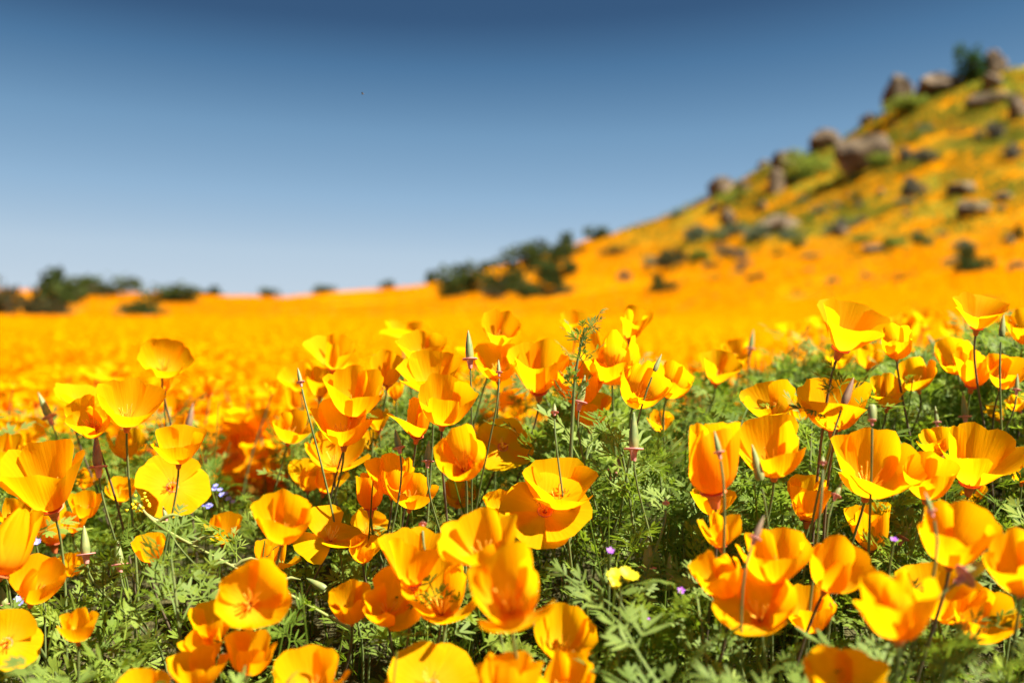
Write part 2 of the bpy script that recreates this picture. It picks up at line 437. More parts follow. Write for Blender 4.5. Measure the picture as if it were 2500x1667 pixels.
for k, (a, b) in SHADES.items():
    SH[k] = [shrub_mesh(sum(map(ord, k)) + s * 11, 700, 0.20) for s in range(3)]
    mm = leaf_material('shrub_' + k, a, b, b, False, 0.0)
    for me in SH[k]: me.materials.append(mm)
TW = stems_mesh(3); M['twig'] = simple('twig', (0.06, 0.045, 0.03), (0.12, 0.09, 0.06), 20); TW.materials.append(M['twig'])

def shrub(cx, cy, wpx, hpx, shade, label, i, group=None):
    g, W, H = place_px(cx, cy, wpx, hpx)
    o = empty('shrub', (g[0], g[1] + 0.15 * W, g[2] - 0.03 * H)); o.rotation_euler = (0, 0, (i * 1.7) % 6.28)
    k_ = 1.22 if 1050 < cx < 1420 else 1.0; o.scale = (W * 0.66 * k_ * (1.25 if cx < 480 else 1), W * 0.66, H * (0.92 if cx < 480 else 0.84))
    obj('foliage', SH[shade][i % 3], None, o); obj('stems', TW, None, o)
    tag(o, label, 'shrub', group); return o

SHRUBS = [
 (1122, 690, 96, 84, 'dark', 'big dark shrub with bare grey stems where the meadow meets the hill'),
 (1060, 672, 42, 30, 'dark', 'small dark shrub on the skyline next to the big bare-stemmed shrub'),
 (1196, 650, 34, 26, 'dark', 'small skyline shrub between the big bare-stemmed shrub and the thicket'),
 (1300, 628, 100, 66, 'dark', 'wide olive shrub at the top of the thicket'),
 (1375, 608, 62, 64, 'dark', 'tall dark shrub at the uphill end of the thicket'),
 (1350, 662, 86, 60, 'dark', 'dense dark shrub in the middle of the thicket'),
 (1268, 690, 66, 60, 'dark', 'rounded green-black shrub low in the thicket'),
 (1315, 706, 96, 50, 'dark', 'lowest spreading shrub of the thicket'),
 (1362, 716, 50, 30, 'brown', 'small brown shrub at the foot of the thicket'),
 (1232, 698, 72, 54, 'dark', 'bushy shrub of the thicket nearest the big bare-stemmed shrub'),
 (1210, 716, 40, 36, 'brown', 'dry brownish shrub beside the big bare-stemmed shrub'),
 (1457, 572, 52, 38, 'dark', 'lone dark shrub standing on the skyline of the smooth orange slope'),
 (1503, 612, 54, 24, 'brown', 'flat brownish shrub on the orange slope below the lone skyline shrub'),
 (1640, 632, 72, 52, 'brown', 'dark brown shrub between a sage bush and a lime bush'),
 (1698, 626, 52, 40, 'lime', 'pale lime bush touching the dark brown shrub'),
 (1590, 640, 48, 30, 'sage', 'low sage-grey bush touching the dark brown shrub'),
 (1625, 698, 58, 46, 'dark', 'round dark shrub alone in orange flowers at the hill foot'),
 (1524, 676, 28, 30, 'mauve', 'small greyish shrub alone on the orange slope'),
 (948, 690, 30, 22, 'dark', 'small dark shrub breaking the meadow skyline near the hill'),
 (2380, 646, 80, 72, 'dark', 'round blackish shrub, the darkest of the lower hillside'),
 (2363, 600, 52, 32, 'sage', 'sage bush just above the round blackish shrub'),
 (2333, 634, 34, 26, 'sage', 'small blue-grey bush at the side of the round blackish shrub'),
 (2048, 560, 46, 36, 'mauve', 'dark grey shrub with a pinkish rock at its side'),
 (1795, 562, 62, 36, 'sage', 'sage bush under the upright grey-pink rock'),
 (1862, 566, 66, 36, 'sage', 'sage bush in front of the long flat pinkish boulder'),
 (1938, 574, 38, 28, 'sage', 'small sage bush at the end of the long flat pinkish boulder'),
 (2125, 582, 80, 26, 'lime', 'flat green bush above the flat whitish rock'),
 (2185, 592, 40, 40, 'lime', 'bright lime bush beside the flat whitish rock'),
 (2487, 572, 34, 34, 'dark', 'small dark shrub near the small pink-grey rock'),
 (2486, 656, 48, 36, 'sage', 'sage bush low on the hill past the round blackish shrub'),
 (2386, 152, 66, 84, 'green', 'deep green bush on the hilltop between two boulders'),
 (2235, 464, 46, 42, 'mauve', 'grey bush on the ochre part of the hillside'),
 (2430, 322, 46, 44, 'mauve', 'purplish bush below the low grey ledge'),
 (2265, 380, 40, 36, 'mauve', 'purplish bush to the side of the largest boulder'),
 (2215, 384, 34, 32, 'mauve', 'small purplish bush close beside the largest boulder'),
 (2160, 392, 60, 44, 'lime', 'pale lime bush at the foot of the largest boulder'),
 (2480, 370, 36, 46, 'mauve', 'grey bush on the upper hillside below the purplish bush'),
 (1990, 400, 90, 60, 'lime', 'wide lime grass bush between the blocky and the largest boulder'),
 (1960, 430, 60, 30, 'lime', 'low lime bush downhill of the blocky tan boulder'),
 (2240, 250, 90, 36, 'lime', 'lime grass bush at the foot of the standing rock'),
 (1800, 480, 60, 34, 'lime', 'yellow-green bush below the lowest skyline boulder'),
 (2095, 484, 30, 20, 'dark', 'small dark green shrub in the middle of the orange slope'),
 (2010, 512, 40, 22, 'sage', 'low sage shrub on the orange slope above the dark grey shrub'),
 (2225, 492, 34, 18, 'sage', 'small sage tuft below the grey bush on the ochre slope'),
 (1700, 570, 60, 40, 'sage', 'sage bush above the pale lime bush'),
 (1660, 520, 44, 20, 'sage', 'sage bush on the skyline slope before the first boulders'),
 (1955, 600, 30, 24, 'green', 'small green shrub under the flat pinkish boulder'),
 (1790, 616, 38, 24, 'mauve', 'small grey shrub near the pale lime bush'),
 (2250, 590, 40, 26, 'green', 'green shrub beside the bright lime bush'),
 (135, 712, 112, 78, 'dark', 'tallest dark shrub of the row along the meadow edge'),
 (235, 704, 124, 54, 'dark', 'long dark hedge-like shrub next to the tallest shrub'),
 (12, 735, 66, 98, 'brown', 'dark brown shrub with bare trunks at the end of the row'),
 (108, 756, 84, 54, 'brown', 'dry brown shrub in front of the tallest shrub'),
 (412, 722, 118, 48, 'dark', 'wide dark shrub after the gap in the row'),
 (355, 762, 80, 48, 'dark', 'low dark shrub in front of the wide dark shrub'),
 (505, 714, 50, 24, 'dark', 'small dark shrub peeping over the skyline beside the wide dark shrub'),
 (650, 716, 40, 26, 'dark', 'tiny dark shrub peeping over the bare part of the skyline'),
 (790, 706, 48, 22, 'dark', 'flat dark shrub peeping over the skyline before the hill'),
 (548, 838, 30, 40, 'brown', 'lone brown dry shrub standing in the orange meadow'),
 (8, 852, 40, 18, 'green', 'low green tuft at the side of the orange meadow'),
 (2440, 745, 60, 26, 'green', 'dark green tuft at the hill foot behind the tall poppies'),
 (2250, 706, 40, 14, 'green', 'flat green tuft in orange flowers at the hill foot'),
]
for i, s in enumerate(SHRUBS): shrub(*s[:4], s[4], s[5], i)
rd = random.Random(9)
for i in range(46):
    cx = rd.uniform(1720, 2495); top = np.interp(cx, SKY_X, SKY_Y); cy = rd.uniform(top + 30, 690); s = rd.uniform(12, 26)
    sh = rd.choice(['sage', 'mauve', 'lime', 'brown', 'green'])
    nm = {'sage': 'grey-green', 'mauve': 'greyish purple', 'lime': 'yellow-green', 'brown': 'brownish', 'green': 'green'}[sh]
    shrub(cx, cy, s * 1.4, s * 0.8, sh, 'very small %s shrub scattered over the flowery hillside' % nm, i, 'small %s shrubs on the hillside' % nm)

# ------------------------------------------------------------------ poppy parts
TYPES = {'B': (82, 58, 38), 'C': (78, 40, 22), 'G': (62, 36, 44), 'T': (70, 16, 2), 'F': (86, 74, 60), 'K': (40, 12, -12)}

def petal_arrays(rs, ty, phi, outer, irr, L=1.0, nu=9, nv=8, dth=0.0, ruff=1.0):
    """one fan-shaped petal; axis +z, length about L"""
    a0, a1, a2 = TYPES[ty]; d = rs.normal(0, 5) + dth
    a1 += d; a2 += d * 1.5 + rs.normal(0, 6) * irr
    hw = R(62 + rs.normal(0, 3)) * (1.0 if ty not in 'TK' else 1.12)
    s = np.linspace(-1, 1, nu); t = np.linspace(0, 1, nv)
    ph = rs.uniform(0, 6.28, 4); tw = rs.normal(0, 0.10) * irr; lean = rs.normal(0, 0.10)
    Ls = L * (1 - 0.17 * np.abs(s) ** 4 - 0.03 * (1 - np.abs(s)) ** 4 + 0.022 * np.sin(5 * s + ph[0]) + 0.014 * np.sin(11 * s + ph[3]))
    N = 24; tt = np.linspace(0, 1, N)
    V = np.zeros((nu, nv, 3)); UV = np.zeros((nu, nv, 2))
    for i in range(nu):
        e2 = a2 + 9 * ruff * math.sin(2.3 * s[i] + ph[1]) + 8 * irr * math.sin(4.1 * s[i] + ph[2])
        th = np.where(tt < 0.35, a0 + (a1 - a0) * (tt / 0.35), a1 + (e2 - a1) * ((tt - 0.35) / 0.65))
        th = np.radians(th)
        r = np.concatenate([[0], np.cumsum(np.sin(th))])[:-1] / N * Ls[i]
        z = np.concatenate([[0], np.cumsum(np.cos(th))])[:-1] / N * Ls[i]
        rr = np.interp(t, tt, r); zz = np.interp(t, tt, z)
        rr = rr + (0.035 * L if outer else 0.012 * L) * np.minimum(1, t * 3) + 0.05 * L
        rr = rr + ruff * L * (0.035 * t ** 2 * math.sin(3.3 * s[i] + ph[2]) + 0.020 * t ** 3 * math.sin(8 * s[i] + ph[3]))
        rr = rr * (1 - 0.05 * (1 - s[i] ** 2) * t) 
        az = phi + s[i] * hw * (1 - 0.08 * t) + tw * t
        V[i, :, 0] = rr * np.cos(az); V[i, :, 1] = rr * np.sin(az); V[i, :, 2] = zz
        UV[i, :, 0] = 0.5 + 0.5 * s[i]; UV[i, :, 1] = t
    return V.reshape(-1, 3), UV.reshape(-1, 2)
PQ = {}
def pq(nu, nv):
    if (nu, nv) not in PQ: PQ[(nu, nv)] = grid_quads(nu, nv)
    return PQ[(nu, nv)]

def bloom(seed, ty, irr=1.0, nu=9, nv=8, drop=None, spin=None, ruff=1.0, steep=0.0):
    rs = np.random.default_rng(seed); spin = rs.uniform(0, 6.28) if spin is None else R(spin); out = []
    for k in range(4):
        dth = rs.normal(0, 9) * irr
        if drop is not None and k == drop[0]: dth = drop[1]
        dth += steep
        out.append(petal_arrays(rs, ty, spin + k * math.pi / 2, k % 2 == 0, irr, 1.0, nu, nv, dth, ruff))
    return out

def stamen_arrays(seed, n=16):
    rs = np.random.default_rng(seed); mb = MB()
    for _ in range(n):
        a = rs.uniform(0, 6.28); th = rs.uniform(.12, .6); l = rs.uniform(.22, .40)
        d = np.array([math.cos(a) * math.sin(th), math.sin(a) * math.sin(th), math.cos(th)]); p = np.array([math.cos(a) * .04, math.sin(a) * .04, .03])
        V, Q, U = tube(np.stack([p, p + d * l * .5, p + d * l]), [.008, .010, .013], 3); mb.add(V, Q, U)
    return mb.arrays()

def rot_to(axis, spin=0.0):
    a, b, d = frame_of(axis); return np.stack([a, b, d], 1)

RIM = [(0.050, -0.20), (0.075, -0.09), (0.105, -0.015), (0.165, 0.0), (0.170, 0.02), (0.13, 0.012)]
PET_L = 0.038

def stem_path(B, ax, G, n=12, bend=0.04):
    h = max(0.03, B[2] - G[2])
    return bez(B, B - ax * min(bend, h * .4), G + np.array([0, 0, h * .45]), G - np.array([0, 0, .01]), n)

def poppy(x, y, wpx, roll, p, ty, label, seed=None, irr=1.0, depth=None, drop=None, spin=None, stem=None, group=None, cat='flower', name='poppy', ruff=1.0, foot=None):
    seed = int(x * 7 + y * 13) if seed is None else seed
    ray = pix_dir(x, y); ray /= np.linalg.norm(ray)
    hq = HPX[x] / wpx * (SC if wpx > 110 else 1.06) if x in HPX else RATIO[ty]
    p += 9 + (max(0, min(26, (hq - .70) * 75)) if ty in 'CBG' else 0); cr, cp = math.radians(roll), math.radians(p)
    upv = UP - ray * UP.dot(ray); upv /= np.linalg.norm(upv); rt = np.cross(ray, upv)
    ax = (upv * math.cos(cr) + rt * math.sin(cr)) * math.cos(cp) - ray * math.sin(cp)
    Rm = rot_to(ax); hpx = hq * wpx; bestr = None
    for st in (range(-18, 33, 4) if ty in 'CBG' else range(-42, 31, 6)):
        q_ = bloom(seed, ty, irr * .72, 11, 9, drop, spin, ruff * .8, st); av = np.concatenate([v for v, _ in q_]) @ Rm.T
        X_, Y_ = av @ rt, av @ upv; e_ = abs((np.ptp(Y_) / np.ptp(X_)) - hpx / wpx)
        if bestr is None or e_ < bestr[0]: bestr = (e_, q_)
    pet = bestr[1]
    W = [v @ Rm.T for v, _ in pet]; allv = np.concatenate(W)
    L = PET_L
    def solve(L, d):
        c = ray * d / ray.dot(FW)
        for _ in range(5):
            X, Y = project(allv * L + c); c = c + RT * (x - (X.max() + X.min()) / 2) * d / F + UP * (-(y - (Y.max() + Y.min()) / 2)) * d / F
        return c, X.max() - X.min()
    d = depth or 0.8
    if depth is None:
        for _ in range(6):
            c, wp = solve(L, d); d *= wp / wpx
        best = None
        for k in np.concatenate([[1.0], np.exp(np.linspace(0.02, 0.45, 22)), np.exp(-np.linspace(0.02, 0.45, 22))]):
            cc, _ = solve(L * k, d * k); h = cc[2] - gz(cc[0], cc[1])
            pen = max(0, .145 - h) * 30 + max(0, h - .235) * 14 + abs(math.log(k))
            if best is None or pen < best[0]: best = (pen, k, cc, h)
        _, k, c, h = best; L *= k; d *= k
        lo = [b[4] for b in BLOOMS if ((x - b[0]) / ((wpx + b[2]) * .38)) ** 2 + ((y - b[1]) / ((hpx + b[3]) * .38)) ** 2 < 1]
        if lo and d < max(lo) + .012:
            k = min((max(lo) + .012) / d, 1.14); c1, _ = solve(L * k, d * k)
            if c1[2] - gz(c1[0], c1[1]) > .10: c = c1; L *= k; d *= k
    else:
        for _ in range(4):
            c, wp = solve(L, d); L *= wpx / wp
        c, wp = solve(L, d)
    rs = random.Random(seed)
    if foot is None:
        gx = c[0] - ax[0] * .05 + rs.uniform(-.04, .04); gy = c[1] + max(0, -ax[1]) * .03 + rs.uniform(.0, .06)
    else: gx, gy = c[0] + foot[0], c[1] + foot[1]
    G = np.array([gx, gy, gz(gx, gy)])
    root = empty(name, tuple(G))
    for v, uv in zip(W, [u for _, u in pet]):
        obj('petal', mesh_np('petal', v * L + c - G, pq(11, 9), uv), M['petal'], root)
    V, Q, U = lathe([(r * L, z * L) for r, z in RIM], ax, c - G, 10)
    obj('receptacle', mesh_np('receptacle', V, Q, U), M['rim'], root)
    if ty in 'BF' or p > 25:
        V, Q, U, T = stamen_arrays(seed); obj('stamens', mesh_np('stamens', (V @ Rm.T) * L + c - G, Q, U), M['stamen'], root)
    P = stem_path(c - ax * .2 * L, ax, G) - G
    V, Q, U = tube(P, np.linspace(.0010, .0013, len(P)), 6)
    obj('stem', mesh_np('stem', V, Q, U), M['stem' if rs.random() < .65 else 'stem_purple'], root)
    tag(root, label, cat, group); BLOOMS.append((x, y, wpx, hpx, d))
    DIAG.append((label[:34], round(d, 2), round(L * 1000), round(c[2] - G[2], 2)))
    return root
DIAG = []; BLOOMS = []; SC = 1.11
RATIO = {'C': .86, 'G': .80, 'B': .74, 'T': 1.15, 'F': .6, 'K': 1.7}
HPX = {405: 92, 200: 72, 320: 122, 214: 110, 98: 182, 422: 127, 436: 92, 573: 102, 85: 120, 22: 146, 618: 132, 484: 100, 677: 72, 748: 104, 813: 76, 825: 96, 906: 86,
 950: 98, 1004: 84, 686: 130, 806: 137, 893: 70, 1010: 128, 1165: 128, 860: 122, 958: 143, 1075: 150, 1248: 197, 760: 132, 1050: 190, 1382: 132, 1372: 165, 1368: 117, 1332: 167,
 803: 105, 862: 114, 947: 85, 1028: 76, 1045: 94, 1095: 118, 1003: 88, 715: 92, 1122: 135, 1228: 131, 1241: 71, 1224: 94, 1314: 126, 1413: 66, 1555: 78, 1490: 134, 1578: 133,
 1648: 90, 1762: 84, 1876: 94, 1745: 149, 1875: 155, 2085: 130, 2396: 95, 2502: 100, 2333: 113, 2388: 92, 2165: 90, 2037: 128, 2146: 173, 2398: 165, 2275: 116, 2345: 172,
 2492: 176, 2190: 171, 2296: 150, 2412: 138, 2066: 152, 2046: 108, 1746: 124, 1890: 130, 1842: 152, 2062: 142, 1975: 175}
def hides_bloom(x, d, z, f=.95):
    """would something here stand in front of one of the blooms?"""
    if len(BLA) != len(BLOOMS): BLA[:] = [None] * len(BLOOMS); BLN[0] = np.array(BLOOMS)
    A = BLN[0]; px, py = project(np.array([x, d, z]))
    return bool((((px - A[:, 0]) / (A[:, 2] * .5 * f)) ** 2 + ((py - A[:, 1]) / (A[:, 3] * .5 * f)) ** 2 < 1)[A[:, 4] > d - .005].any())
BLA = []; BLN = [None]

# ------------------------------------------------------------------ the poppies one can tell apart
# x, y centre of the bloom in the photograph, width, lean, tilt towards the lens, form, label, options
S1 = ('golden poppy cup half hidden among the other flowers', 'half hidden golden poppies')
S2 = ('small soft-edged golden poppy at the back of the flowering mound', 'small poppies at the back of the mound')
S3 = ('low orange poppy in the shade under taller flowers', 'low shaded orange poppies')
POPPIES = [
 (405, 874, 128, 8, 34, 'B', 'lone bright yellow poppy held high on a bare stem over the meadow', dict(irr=.5)),
 (200, 968, 126, 10, 12, 'G', 'orange ruffled poppy behind the big goblet poppy by the slim green pod', {}),
 (320, 982, 154, 2, 16, 'C', 'big golden goblet poppy with a tall rounded back petal, red rim under it', dict(irr=.8)),
 (214, 1016, 106, -18, 20, 'C', 'crumpled yellow poppy squeezed between two larger ones above the purple pod', dict(irr=1.6)),
 (98, 1160, 198, -16, 8, 'G', 'large deep orange poppy flaring like a trumpet on a bent stem', dict(irr=.7)),
 (422, 1186, 170, 4, 48, 'B', 'wide open yellow poppy showing its stamens above the lying stalk', dict(irr=.6)),
 (436, 1084, 124, 0, 18, 'C', 'yellow cup poppy directly behind the wide open yellow poppy', {}),
 (573, 1114, 126, -8, 38, 'B', 'open golden poppy with visible stamens on a slanting stem', dict(irr=.6)),
 (509, 1064, 50, 6, 0, 'T', 'small half-closed poppy standing apart between larger blooms', {}),
 (424, 1018, 30, 4, 0, 'K', 'furled orange poppy still closed, beside a red-brown pod', {}),
 (307, 1080, 92, 0, 12, 'C', S1, {}), (80, 1052, 86, -5, 12, 'C', S1, {}), (8, 1095, 96, 0, 14, 'C', S1, {}),
 (208, 1230, 86, 0, 16, 'C', S1, {}), (30, 1248, 96, 5, 16, 'C', S1, {}),
 (30, 1322, 140, 22, -4, 'T', 'large deep orange closed poppy leaning over a low orange one', dict(irr=.8)),
 (180, 1272, 66, 0, 8, 'C', S3, {}), 
 (85, 1412, 142, 14, 20, 'C', 'dull orange poppy cup with overlapping petals under the leaning closed one', dict(irr=1.2)),
 (178, 1377, 72, 0, 16, 'C', S1, {}),
 (22, 1562, 152, 10, 46, 'B', 'smooth broad yellow poppy low below the dull orange cup', dict(irr=.4)),
 (190, 1524, 98, 0, 10, 'C', S3, {}), (402, 1450, 60, 10, 0, 'C', S3, {}), (362, 1335, 82, 0, 12, 'C', S3, {}),
 (618, 1448, 172, 12, 58, 'B', 'round yellow poppy facing up with pale centre, beside the lying stalk', dict(irr=.4)),
 (520, 1512, 112, -10, 6, 'C', 'orange poppy tucked under the round yellow poppy', {}),
 (490, 1572, 104, -10, 16, 'C', 'folded orange poppy below the one tucked under the round yellow poppy', dict(irr=1.4)),
 (484, 1628, 140, -4, 20, 'C', 'wide orange poppy at the foot of the orange cluster', dict(irr=1.2)),
 (345, 1684, 135, 0, 34, 'B', 'smooth golden poppy dome standing apart from the orange cluster', dict(irr=.4)),
 (612, 1592, 118, 10, 18, 'C', 'crinkled deep orange poppy beside the orange cluster', dict(irr=2.0)),
 (677, 1176, 100, -4, 22, 'B', 'little yellow bowl poppy above the tilted funnel poppy', {}),
 (748, 1158, 86, 4, 4, 'C', 'orange-fronted poppy cup between two yellow ones', {}),
 (813, 1163, 80, 14, 18, 'T', 'half closed yellow poppy tilted over, petals wrapped', dict(irr=1.2)),
 (825, 1098, 146, 2, 24, 'C', 'broad yellow poppy with three tall petals above the wrapped one', {}),
 (906, 1198, 70, -2, 2, 'T', 'closed orange tulip-shaped poppy in front of a wide yellow one', {}),
 (950, 1156, 112, 0, 14, 'C', 'wide yellow poppy behind the closed tulip-shaped one', {}),
 (1004, 1196, 122, 8, 22, 'B', 'shallow yellow poppy with a deep notch between its petals', dict(irr=1.1)),
 (686, 1260, 136, 8, 16, 'C', 'tilted golden funnel poppy with two tall back petals', {}),
 (806, 1304, 168, 16, 16, 'C', 'spread golden poppy with one petal stretched out sideways', dict(irr=1.3, drop=(1, 32))),
 (893, 1338, 78, 0, 20, 'C', 'crumpled small yellow poppy behind the spread one', dict(irr=2.0)),
 (1010, 1356, 160, 0, 6, 'G', 'golden poppy standing behind the front row with a squarish back petal', {}),
 (1165, 1310, 176, -14, 22, 'C', 'gaping golden poppy lying half open with folded orange petal', dict(irr=1.7)),
 (860, 1468, 106, -6, 10, 'C', 'narrow yellow poppy cup at the end of the front row', {}),
 (958, 1460, 132, -4, 26, 'C', 'yellow poppy with one long upright petal in the front row', {}),
 (1075, 1438, 174, 2, 24, 'C', 'soft yellow poppy with three rounded lobes in the middle of the front row', {}),
 (1248, 1432, 194, 0, 26, 'C', 'largest smooth yellow poppy of the front row', dict(irr=.6)),
 (760, 1644, 174, -6, 22, 'C', 'bright yellow poppy with two raised petals low among ferny leaves', {}),
 (1050, 1672, 222, 0, 36, 'B', 'very large orange poppy with a scalloped edge', dict(irr=.8)),
 (1245, 1664, 150, 0, 4, 'C', 'shaded orange poppy with leaf shadows across it', {}),
 (1382, 1545, 142, 12, 16, 'C', 'yellow-orange poppy rising behind the tall orange one', {}),
 (1372, 1660, 146, 8, 0, 'C', 'tall orange poppy with steep petals in front of the yellow-orange one', {}),
 (1368, 1180, 168, 6, 26, 'C', 'pale yellow poppy crowning the largest double bloom', {}),
 (1332, 1246, 206, 4, 34, 'B', 'big bowl-shaped yellow poppy with crimped edge under the pale one', dict(irr=.9)),
 (803, 858, 118, 6, 8, 'G', 'upright orange-fronted poppy with a bright back petal, on the skyline of the mound', {}),
 (722, 918, 88, -8, 14, 'C', S2, {}), (790, 930, 84, 4, 0, 'C', S2, {}),
 (862, 954, 136, 10, 14, 'C', 'clear golden goblet poppy with red rim on a thin curved stem', dict(irr=.7)),
 (947, 897, 82, 6, 6, 'G', S2, {}), (1028, 846, 116, 0, 18, 'C', S2, {}),
 (1045, 908, 144, -4, 16, 'C', 'broad yellow poppy tucked behind the sharp goblet poppy', {}),
 (1095, 974, 134, 6, 14, 'C', 'sharp golden goblet poppy below the tall dark green pod', dict(irr=.7)),
 (832, 1026, 140, 0, 10, 'C', S1, {}),
 (1003, 1018, 108, 6, 10, 'G', 'small orange goblet poppy with a ruffled yellow rim', dict(irr=1.5)),
 (715, 1040, 96, 12, 8, 'C', 'orange cup poppy next to the goblet on the thin curved stem', {}),
 (1122, 1104, 116, -12, 26, 'C', 'yellow poppy pressed against its twin, long petals', {}),
 (1228, 1084, 138, 10, 28, 'B', 'yellow round-petalled poppy pressed against its long-petalled twin', {}),
 (1241, 990, 92, 6, 14, 'B', 'low orange-yellow poppy behind the two pressed together', {}),
 (1224, 800, 92, 16, 6, 'G', 'soft golden poppy standing tall against the meadow with one slanted petal', {}),
 (1212, 882, 104, 0, 16, 'C', S2, {}),
 (1314, 893, 140, 0, 8, 'G', 'flaring golden poppy with a V-shaped gap, on a dark straight stem', dict(irr=.6)),
 (1413, 788, 88, 4, 14, 'G', 'yellow poppy above the tip of the leafy sprig', {}),
 (1555, 786, 76, 10, 4, 'G', 'small orange trumpet poppy alone over the dip in the mound', {}),
 (1490, 872, 134, 2, 22, 'C', 'bright yellow poppy with one huge rounded petal beside the leafy sprig', dict(irr=.9)),
 (1578, 938, 116, 26, 18, 'C', 'orange poppy leaning over to one side with a curled lip', dict(irr=1.2)),
 (1648, 926, 88, 24, 12, 'C', 'orange poppy leaning behind the one with a curled lip', {}),
 (1412, 932, 124, 0, 8, 'C', S1, {}), (1446, 1000, 92, -4, 2, 'C', S1, {}),
 (1612, 1026, 64, 10, 8, 'C', S3, {}),
 (1762, 894, 98, 6, 12, 'G', 'orange poppy with two yellow lobes near the dip', {}),
 (1800, 858, 76, 0, 14, 'C', S2, {}), (1808, 924, 44, 0, 4, 'C', S2, {}),
 (1876, 976, 128, -10, 26, 'C', 'glowing yellow poppy bowl tipped forward beside the tall bent stem', {}),
 (1745, 1118, 114, -8, 8, 'T', 'steep orange poppy cup with a pod in front of it', dict(irr=.8)),
 (1875, 1088, 168, 0, 14, 'C', 'large orange poppy with a pleated yellow back petal', dict(irr=1.2)),
 (1668, 1012, 40, 0, 4, 'C', S3, {}), (1722, 1014, 28, 0, 0, 'T', S3, {}), (1697, 1052, 40, 0, 4, 'C', S3, {}),
 (2085, 790, 164, 20, 2, 'G', 'tall orange poppy on a long thick bent stem with one petal standing up', dict(irr=1.2, drop=(3, -14), depth=.80, foot=(-.02, .015))),
 (2205, 790, 66, 0, 8, 'G', S2, {}), (2260, 776, 66, 6, 8, 'G', S2, {}), (2322, 800, 54, 10, 10, 'C', S2, {}),
 (2396, 757, 128, 10, 8, 'G', 'highest orange poppy of the mound with four flaring lobes', {}),
 (2502, 796, 98, -6, 6, 'C', 'orange poppy at the end of the mound with a dark pod beside it', {}),
 (2333, 868, 98, -6, 14, 'C', 'yellow poppy back to back with the orange-lipped one', {}),
 (2388, 898, 112, 10, 8, 'G', 'orange-lipped poppy in front of the yellow one', {}),
 (2466, 906, 104, 20, 16, 'C', 'ragged yellow poppy lying over behind the orange-lipped one', dict(irr=1.8)),
 (2165, 952, 92, 4, 2, 'G', 'orange poppy with one paddle petal sticking up and the others drooping', dict(irr=1.4, drop=(2, -20))),
 (2235, 912, 100, -16, 10, 'C', 'orange poppy streaked by the shadow of a leaf', {}),
 (2125, 866, 80, 6, 8, 'C', S2, {}), (2050, 868, 72, 0, 8, 'C', S2, {}), (2190, 832, 72, 0, 10, 'C', S2, {}),
 (2037, 986, 168, 4, 12, 'C', 'orange poppy split by dark stems, yellow inside', dict(irr=1.3)),
 (2146, 1130, 214, 12, 18, 'C', 'huge bright yellow poppy bowl near the tall bent stem', dict(irr=.8)),
 (2398, 1108, 192, 8, 6, 'G', 'large orange poppy flaring out above its dark red rim', dict(irr=.8)),
 (2275, 1160, 128, 10, 12, 'C', 'yellow-orange poppy behind the huge yellow one', {}),
 (2378, 1198, 68, 6, 8, 'C', S3, {}), (2500, 1146, 78, 0, 6, 'C', S1, {}),
 (2345, 1302, 188, 6, 14, 'C', 'broad orange poppy with one dark upright front petal and yellow back', dict(irr=1.2)),
 (2492, 1370, 168, 4, 8, 'C', 'big plain orange poppy next to the fat green bud', {}),
 (2190, 1476, 194, -6, 20, 'C', 'orange poppy at the end of the row of three, with a tongue-like petal', dict(irr=1.3)),
 (2296, 1446, 208, 6, 32, 'B', 'smooth golden poppy in the middle of the row of three', dict(irr=.7)),
 (2412, 1502, 152, 18, 20, 'C', 'drooping orange poppy at the far end of the row of three', dict(irr=.7)),
 (2066, 1660, 192, 4, 16, 'C', 'yellow poppy with a narrow lobe low below the row of three', dict(irr=1.3)),
 (2046, 1552, 102, 20, 4, 'C', 'small orange poppy with one pointed petal under the big cluster', {}),
 (1746, 1402, 120, -16, 14, 'C', 'yellow poppy on the outer side of the big cluster', {}),
 (1890, 1356, 172, -8, 16, 'C', 'orange poppy at the top of the big cluster', dict(irr=1.3)),
 (1842, 1464, 188, -4, 32, 'B', 'wide golden poppy at the front of the big cluster', dict(irr=1.0)),
 (2062, 1376, 152, 26, 10, 'C', 'orange poppy turned away at the inner side of the big cluster', dict(irr=.9)),
 (1975, 1484, 124, 4, -2, 'C', 'long orange poppy with steep petals hanging below the big cluster', dict(irr=1.0)),
 (1225, 1232, 88, 0, 10, 'C', S3, {}), (1226, 1190, 44, 0, 6, 'C', S3, {}),
]
for P_ in sorted(POPPIES, key=lambda q: ('depth' in q[7], -(q[1] + .5 * HPX.get(q[0], q[2] * .85)))):
    lb = P_[6]; kw = dict(P_[7])
    if isinstance(lb, tuple): kw['group'] = lb[1]; lb = lb[0]
    k_ = SC if P_[2] > 100 else 1.06
    poppy(*P_[:2], P_[2] * k_, *P_[3:6], lb, **kw)

